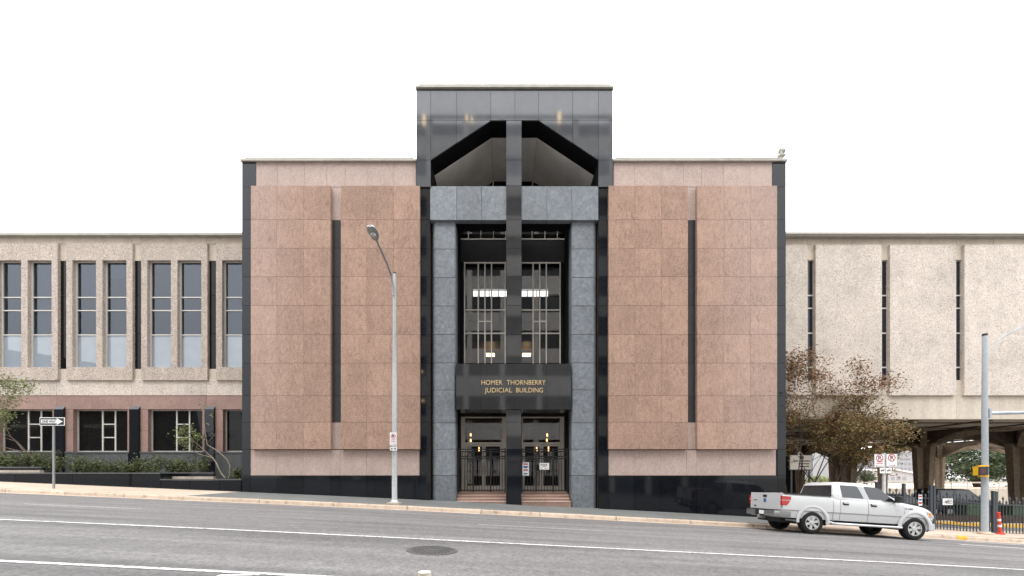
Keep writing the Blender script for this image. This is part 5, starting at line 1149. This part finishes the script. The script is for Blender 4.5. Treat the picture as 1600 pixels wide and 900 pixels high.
# ------------------------------------------------------------------ beyond the undercroft
wl = thing('retaining_wall', 'tan retaining wall seen beyond the undercroft columns', 'wall', (PX(1500, 52), 52, -3)); x = 28.0
while x < 76: slab('wall_panel', M['tanwall'], wl, x+.01, x+3.99, 52, 52.5, -3.3, PZ(763, 52)); x += 4
rl = thing('guard_rail', 'pale guard rail along the top of the tan retaining wall', 'railing', (PX(1500, 52), 52.2, PZ(763, 52)))
x = 28.0
while x < 76: slab('post', M['tanwall'], rl, x-.05, x+.05, 52.2, 52.3, PZ(763, 52), PZ(755, 52)); x += 2
slab('top_rail', M['tanwall'], rl, 27.5, 76.5, 52.19, 52.31, PZ(755, 52), PZ(753, 52))
tag(strip('terrace', M['walk'], frange(28, 120, 8), [lambda x: 52.5, lambda x: 140], lambda x, y: PZ(764, 52)), kind='structure')
def bigtree(name, label, cat, x, y, z, rx_, rz_, hgt_, leaf, seed, nl=5200, size=.22, group=None):
    r_ = random.Random(seed); t = thing(name, label, cat, (x, y, z), group); mb = MB(); tips = []
    for k in range(6):
        a = 2*math.pi*k/6+r_.uniform(-.3, .3); pts = [Vector((x, y, z))]
        for s in (.25, .5, .8, 1.0): pts.append(Vector((x+math.cos(a)*rx_*.75*s, y+math.sin(a)*rx_*.5*s, z+hgt_*(.3+.45*s))))
        mb.tube(pts, [.32, .24, .17, .1, .05], 7)
    mb.tube([(x, y, z-.5), (x, y, z+hgt_*.35)], [.42, .34], 9); mb.build('trunk', M['darkbark'], t, smooth=60)
    lf = MB(); cl_ = []
    while len(cl_) < 110:
        v = Vector((r_.uniform(-1, 1), r_.uniform(-1, 1), r_.uniform(-.75, 1)))
        if .35 < v.length < 1: cl_.append(Vector((x+v.x*rx_, y+v.y*rx_*.7, z+hgt_*.62+v.z*rz_)))
    leafcloud(lf, cl_, nl//110, size, rx_*.11, r_); tag(link('foliage', rawmesh(lf, 'foliage', M[leaf], LOC[t]), t), kind='stuff'); return t
bigtree('oak_tree', 'broad dark green oak seen through the undercroft, right of the clustered column', 'tree', PX(1527, 62), 62, -.3, 5.6, 3.2, 6.2, 'leaf_oak', 31, nl=9000, size=.22)
bigtree('oak_tree', 'small hazy oak in front of the far white grid building', 'tree', PX(1352, 80), 80, .2, 2.0, 1.1, 2.2, 'leaf_oak', 32, nl=2500, size=.13)
bigtree('oak_tree', 'light green bushy tree seen under the wing beside the address sign', 'tree', PX(1278, 60), 60, -.8, 2.3, 1.1, 1.9, 'leaf_light', 33, nl=3000, size=.15)
FYb = 150
fb = thing('far_building', 'hazy pale tower with a grid of small windows far beyond the undercroft', 'building', (PX(1385, FYb), FYb, -3))
MB().box(PX(1334, FYb), PX(1440, FYb), FYb, FYb+20, -3.2, PZ(560, FYb)).build('wall', M['farwall'], fb)
for r_ in range(13):
    for c in range(16):
        px = 1340+c*6.1; py = 742-r_*7.6
        if PX(px, FYb)+.9 < PX(1440, FYb): slab('window', M['farwin'], fb, PX(px, FYb), PX(px, FYb)+.85, FYb-.05, FYb+.05, PZ(py, FYb), PZ(py, FYb)+.9)
fc_ = thing('far_building', 'low white building with a sloping roof in front of the far tower', 'building', (PX(1405, 110), 110, -3))
MB().prism([(PX(1378, 110), -3.2), (PX(1378, 110), PZ(735, 110)), (PX(1395, 110), PZ(734, 110)), (PX(1440, 110), PZ(743, 110)), (PX(1440, 110), -3.2)], 'y', 110, 122).build('wall', M['farwall'], fc_)
MB().prism([(PX(1377, 110), PZ(734.8, 110)), (PX(1377, 110), PZ(733, 110)), (PX(1395, 110), PZ(732, 110)), (PX(1441, 110), PZ(741, 110)), (PX(1441, 110), PZ(742.8, 110)), (PX(1395, 110), PZ(733.8, 110))], 'y', 109.5, 122.5).build('roof', M['signwhite'], fc_)
for c in range(4): slab('window', M['farwin'], fc_, PX(1383+c*9, 110), PX(1389+c*9, 110), 109.95, 110.05, PZ(750, 110), PZ(745, 110))
fd = thing('far_building', 'pale hazy office block far beyond the undercroft on the left, behind the bushy tree', 'building', (PX(1270, 190), 190, -3))
MB().box(PX(1180, 190), PX(1312, 190), 190, 210, -3.2, PZ(700, 190)).build('wall', M['farwall'], fd)
for r_ in range(4):
    for c in range(9): slab('window', M['farwin'], fd, PX(1254+c*6.2, 190), PX(1254+c*6.2, 190)+1.0, 189.95, 190.05, PZ(744-r_*8, 190), PZ(744-r_*8, 190)+1.2)

# ------------------------------------------------------------------ office block across the street, mirrored in the polished stone
OB = -9.2; OX0, OX1, OH = -25.6, 24.9, 42.5
ob = thing('office_block', 'white banded office block across the street, seen only as a reflection in the granite', 'office building', (0, OB-8, EYE-1.3))
MB().box(OX0, OX1, OB-18, OB-.5, -3.2, OH).build('wall', M['oppglass'], ob)
nf = 9
for k in range(nf+1):
    z_ = 1.0+4.6*k
    slab('floor_band', M['opp'], ob, OX0-.05, OX1+.05, OB-.5+.001, OB, z_+.6, z_+2.9 if k < nf else OH+.6)
for k in range(13):
    x_ = OX0+(OX1-OX0)*k/12; slab('pier', M['opp'], ob, x_-.3, x_+.3, OB-.5+.002, OB+.12, -3.2, OH+.5)
for px, py, w_, h_ in ((664, 194, .30, .9), (730, 191, .22, .55), (738, 193, .2, .5), (873, 190, .32, 1.0), (610, 456, .25, .2), (603, 496, .25, .2), (602, 580, .25, .2), (660, 582, .3, .2), (661, 627, .4, .2), (963, 587, .9, .12)):
    dd = 2*TY-OB+.4; slab('lit_window', M['warmdim'], ob, PX(px, dd)-w_*.6, PX(px, dd)+w_*.6, OB+.13, OB+.16, PZ(py, dd)-h_*.7, PZ(py, dd)+h_*.7)

gb = thing('glass_building', 'glass building with a curved roof across the street, mirrored in the far left windows', 'office building', (-66, -12, EYE-1))
prof = [(-96, -3.2), (-96, 21)]+[(-96+4*k, EYE+19.5-.0115*(4*k)**1.75*.55) for k in range(0, 11)]+[(-53, -3.2)]
MB().prism(prof, 'y', -30, -12.4).build('wall', M['oppglass'], gb)
for k in range(13): slab('mullion', M['frame'], gb, -96+3.4*k, -95.8+3.4*k, -12.4, -12.3, -3, 13)
for k in range(4): slab('floor_band', M['frame'], gb, -96, -53, -12.4, -12.32, 1+3.6*k, 1.4+3.6*k)
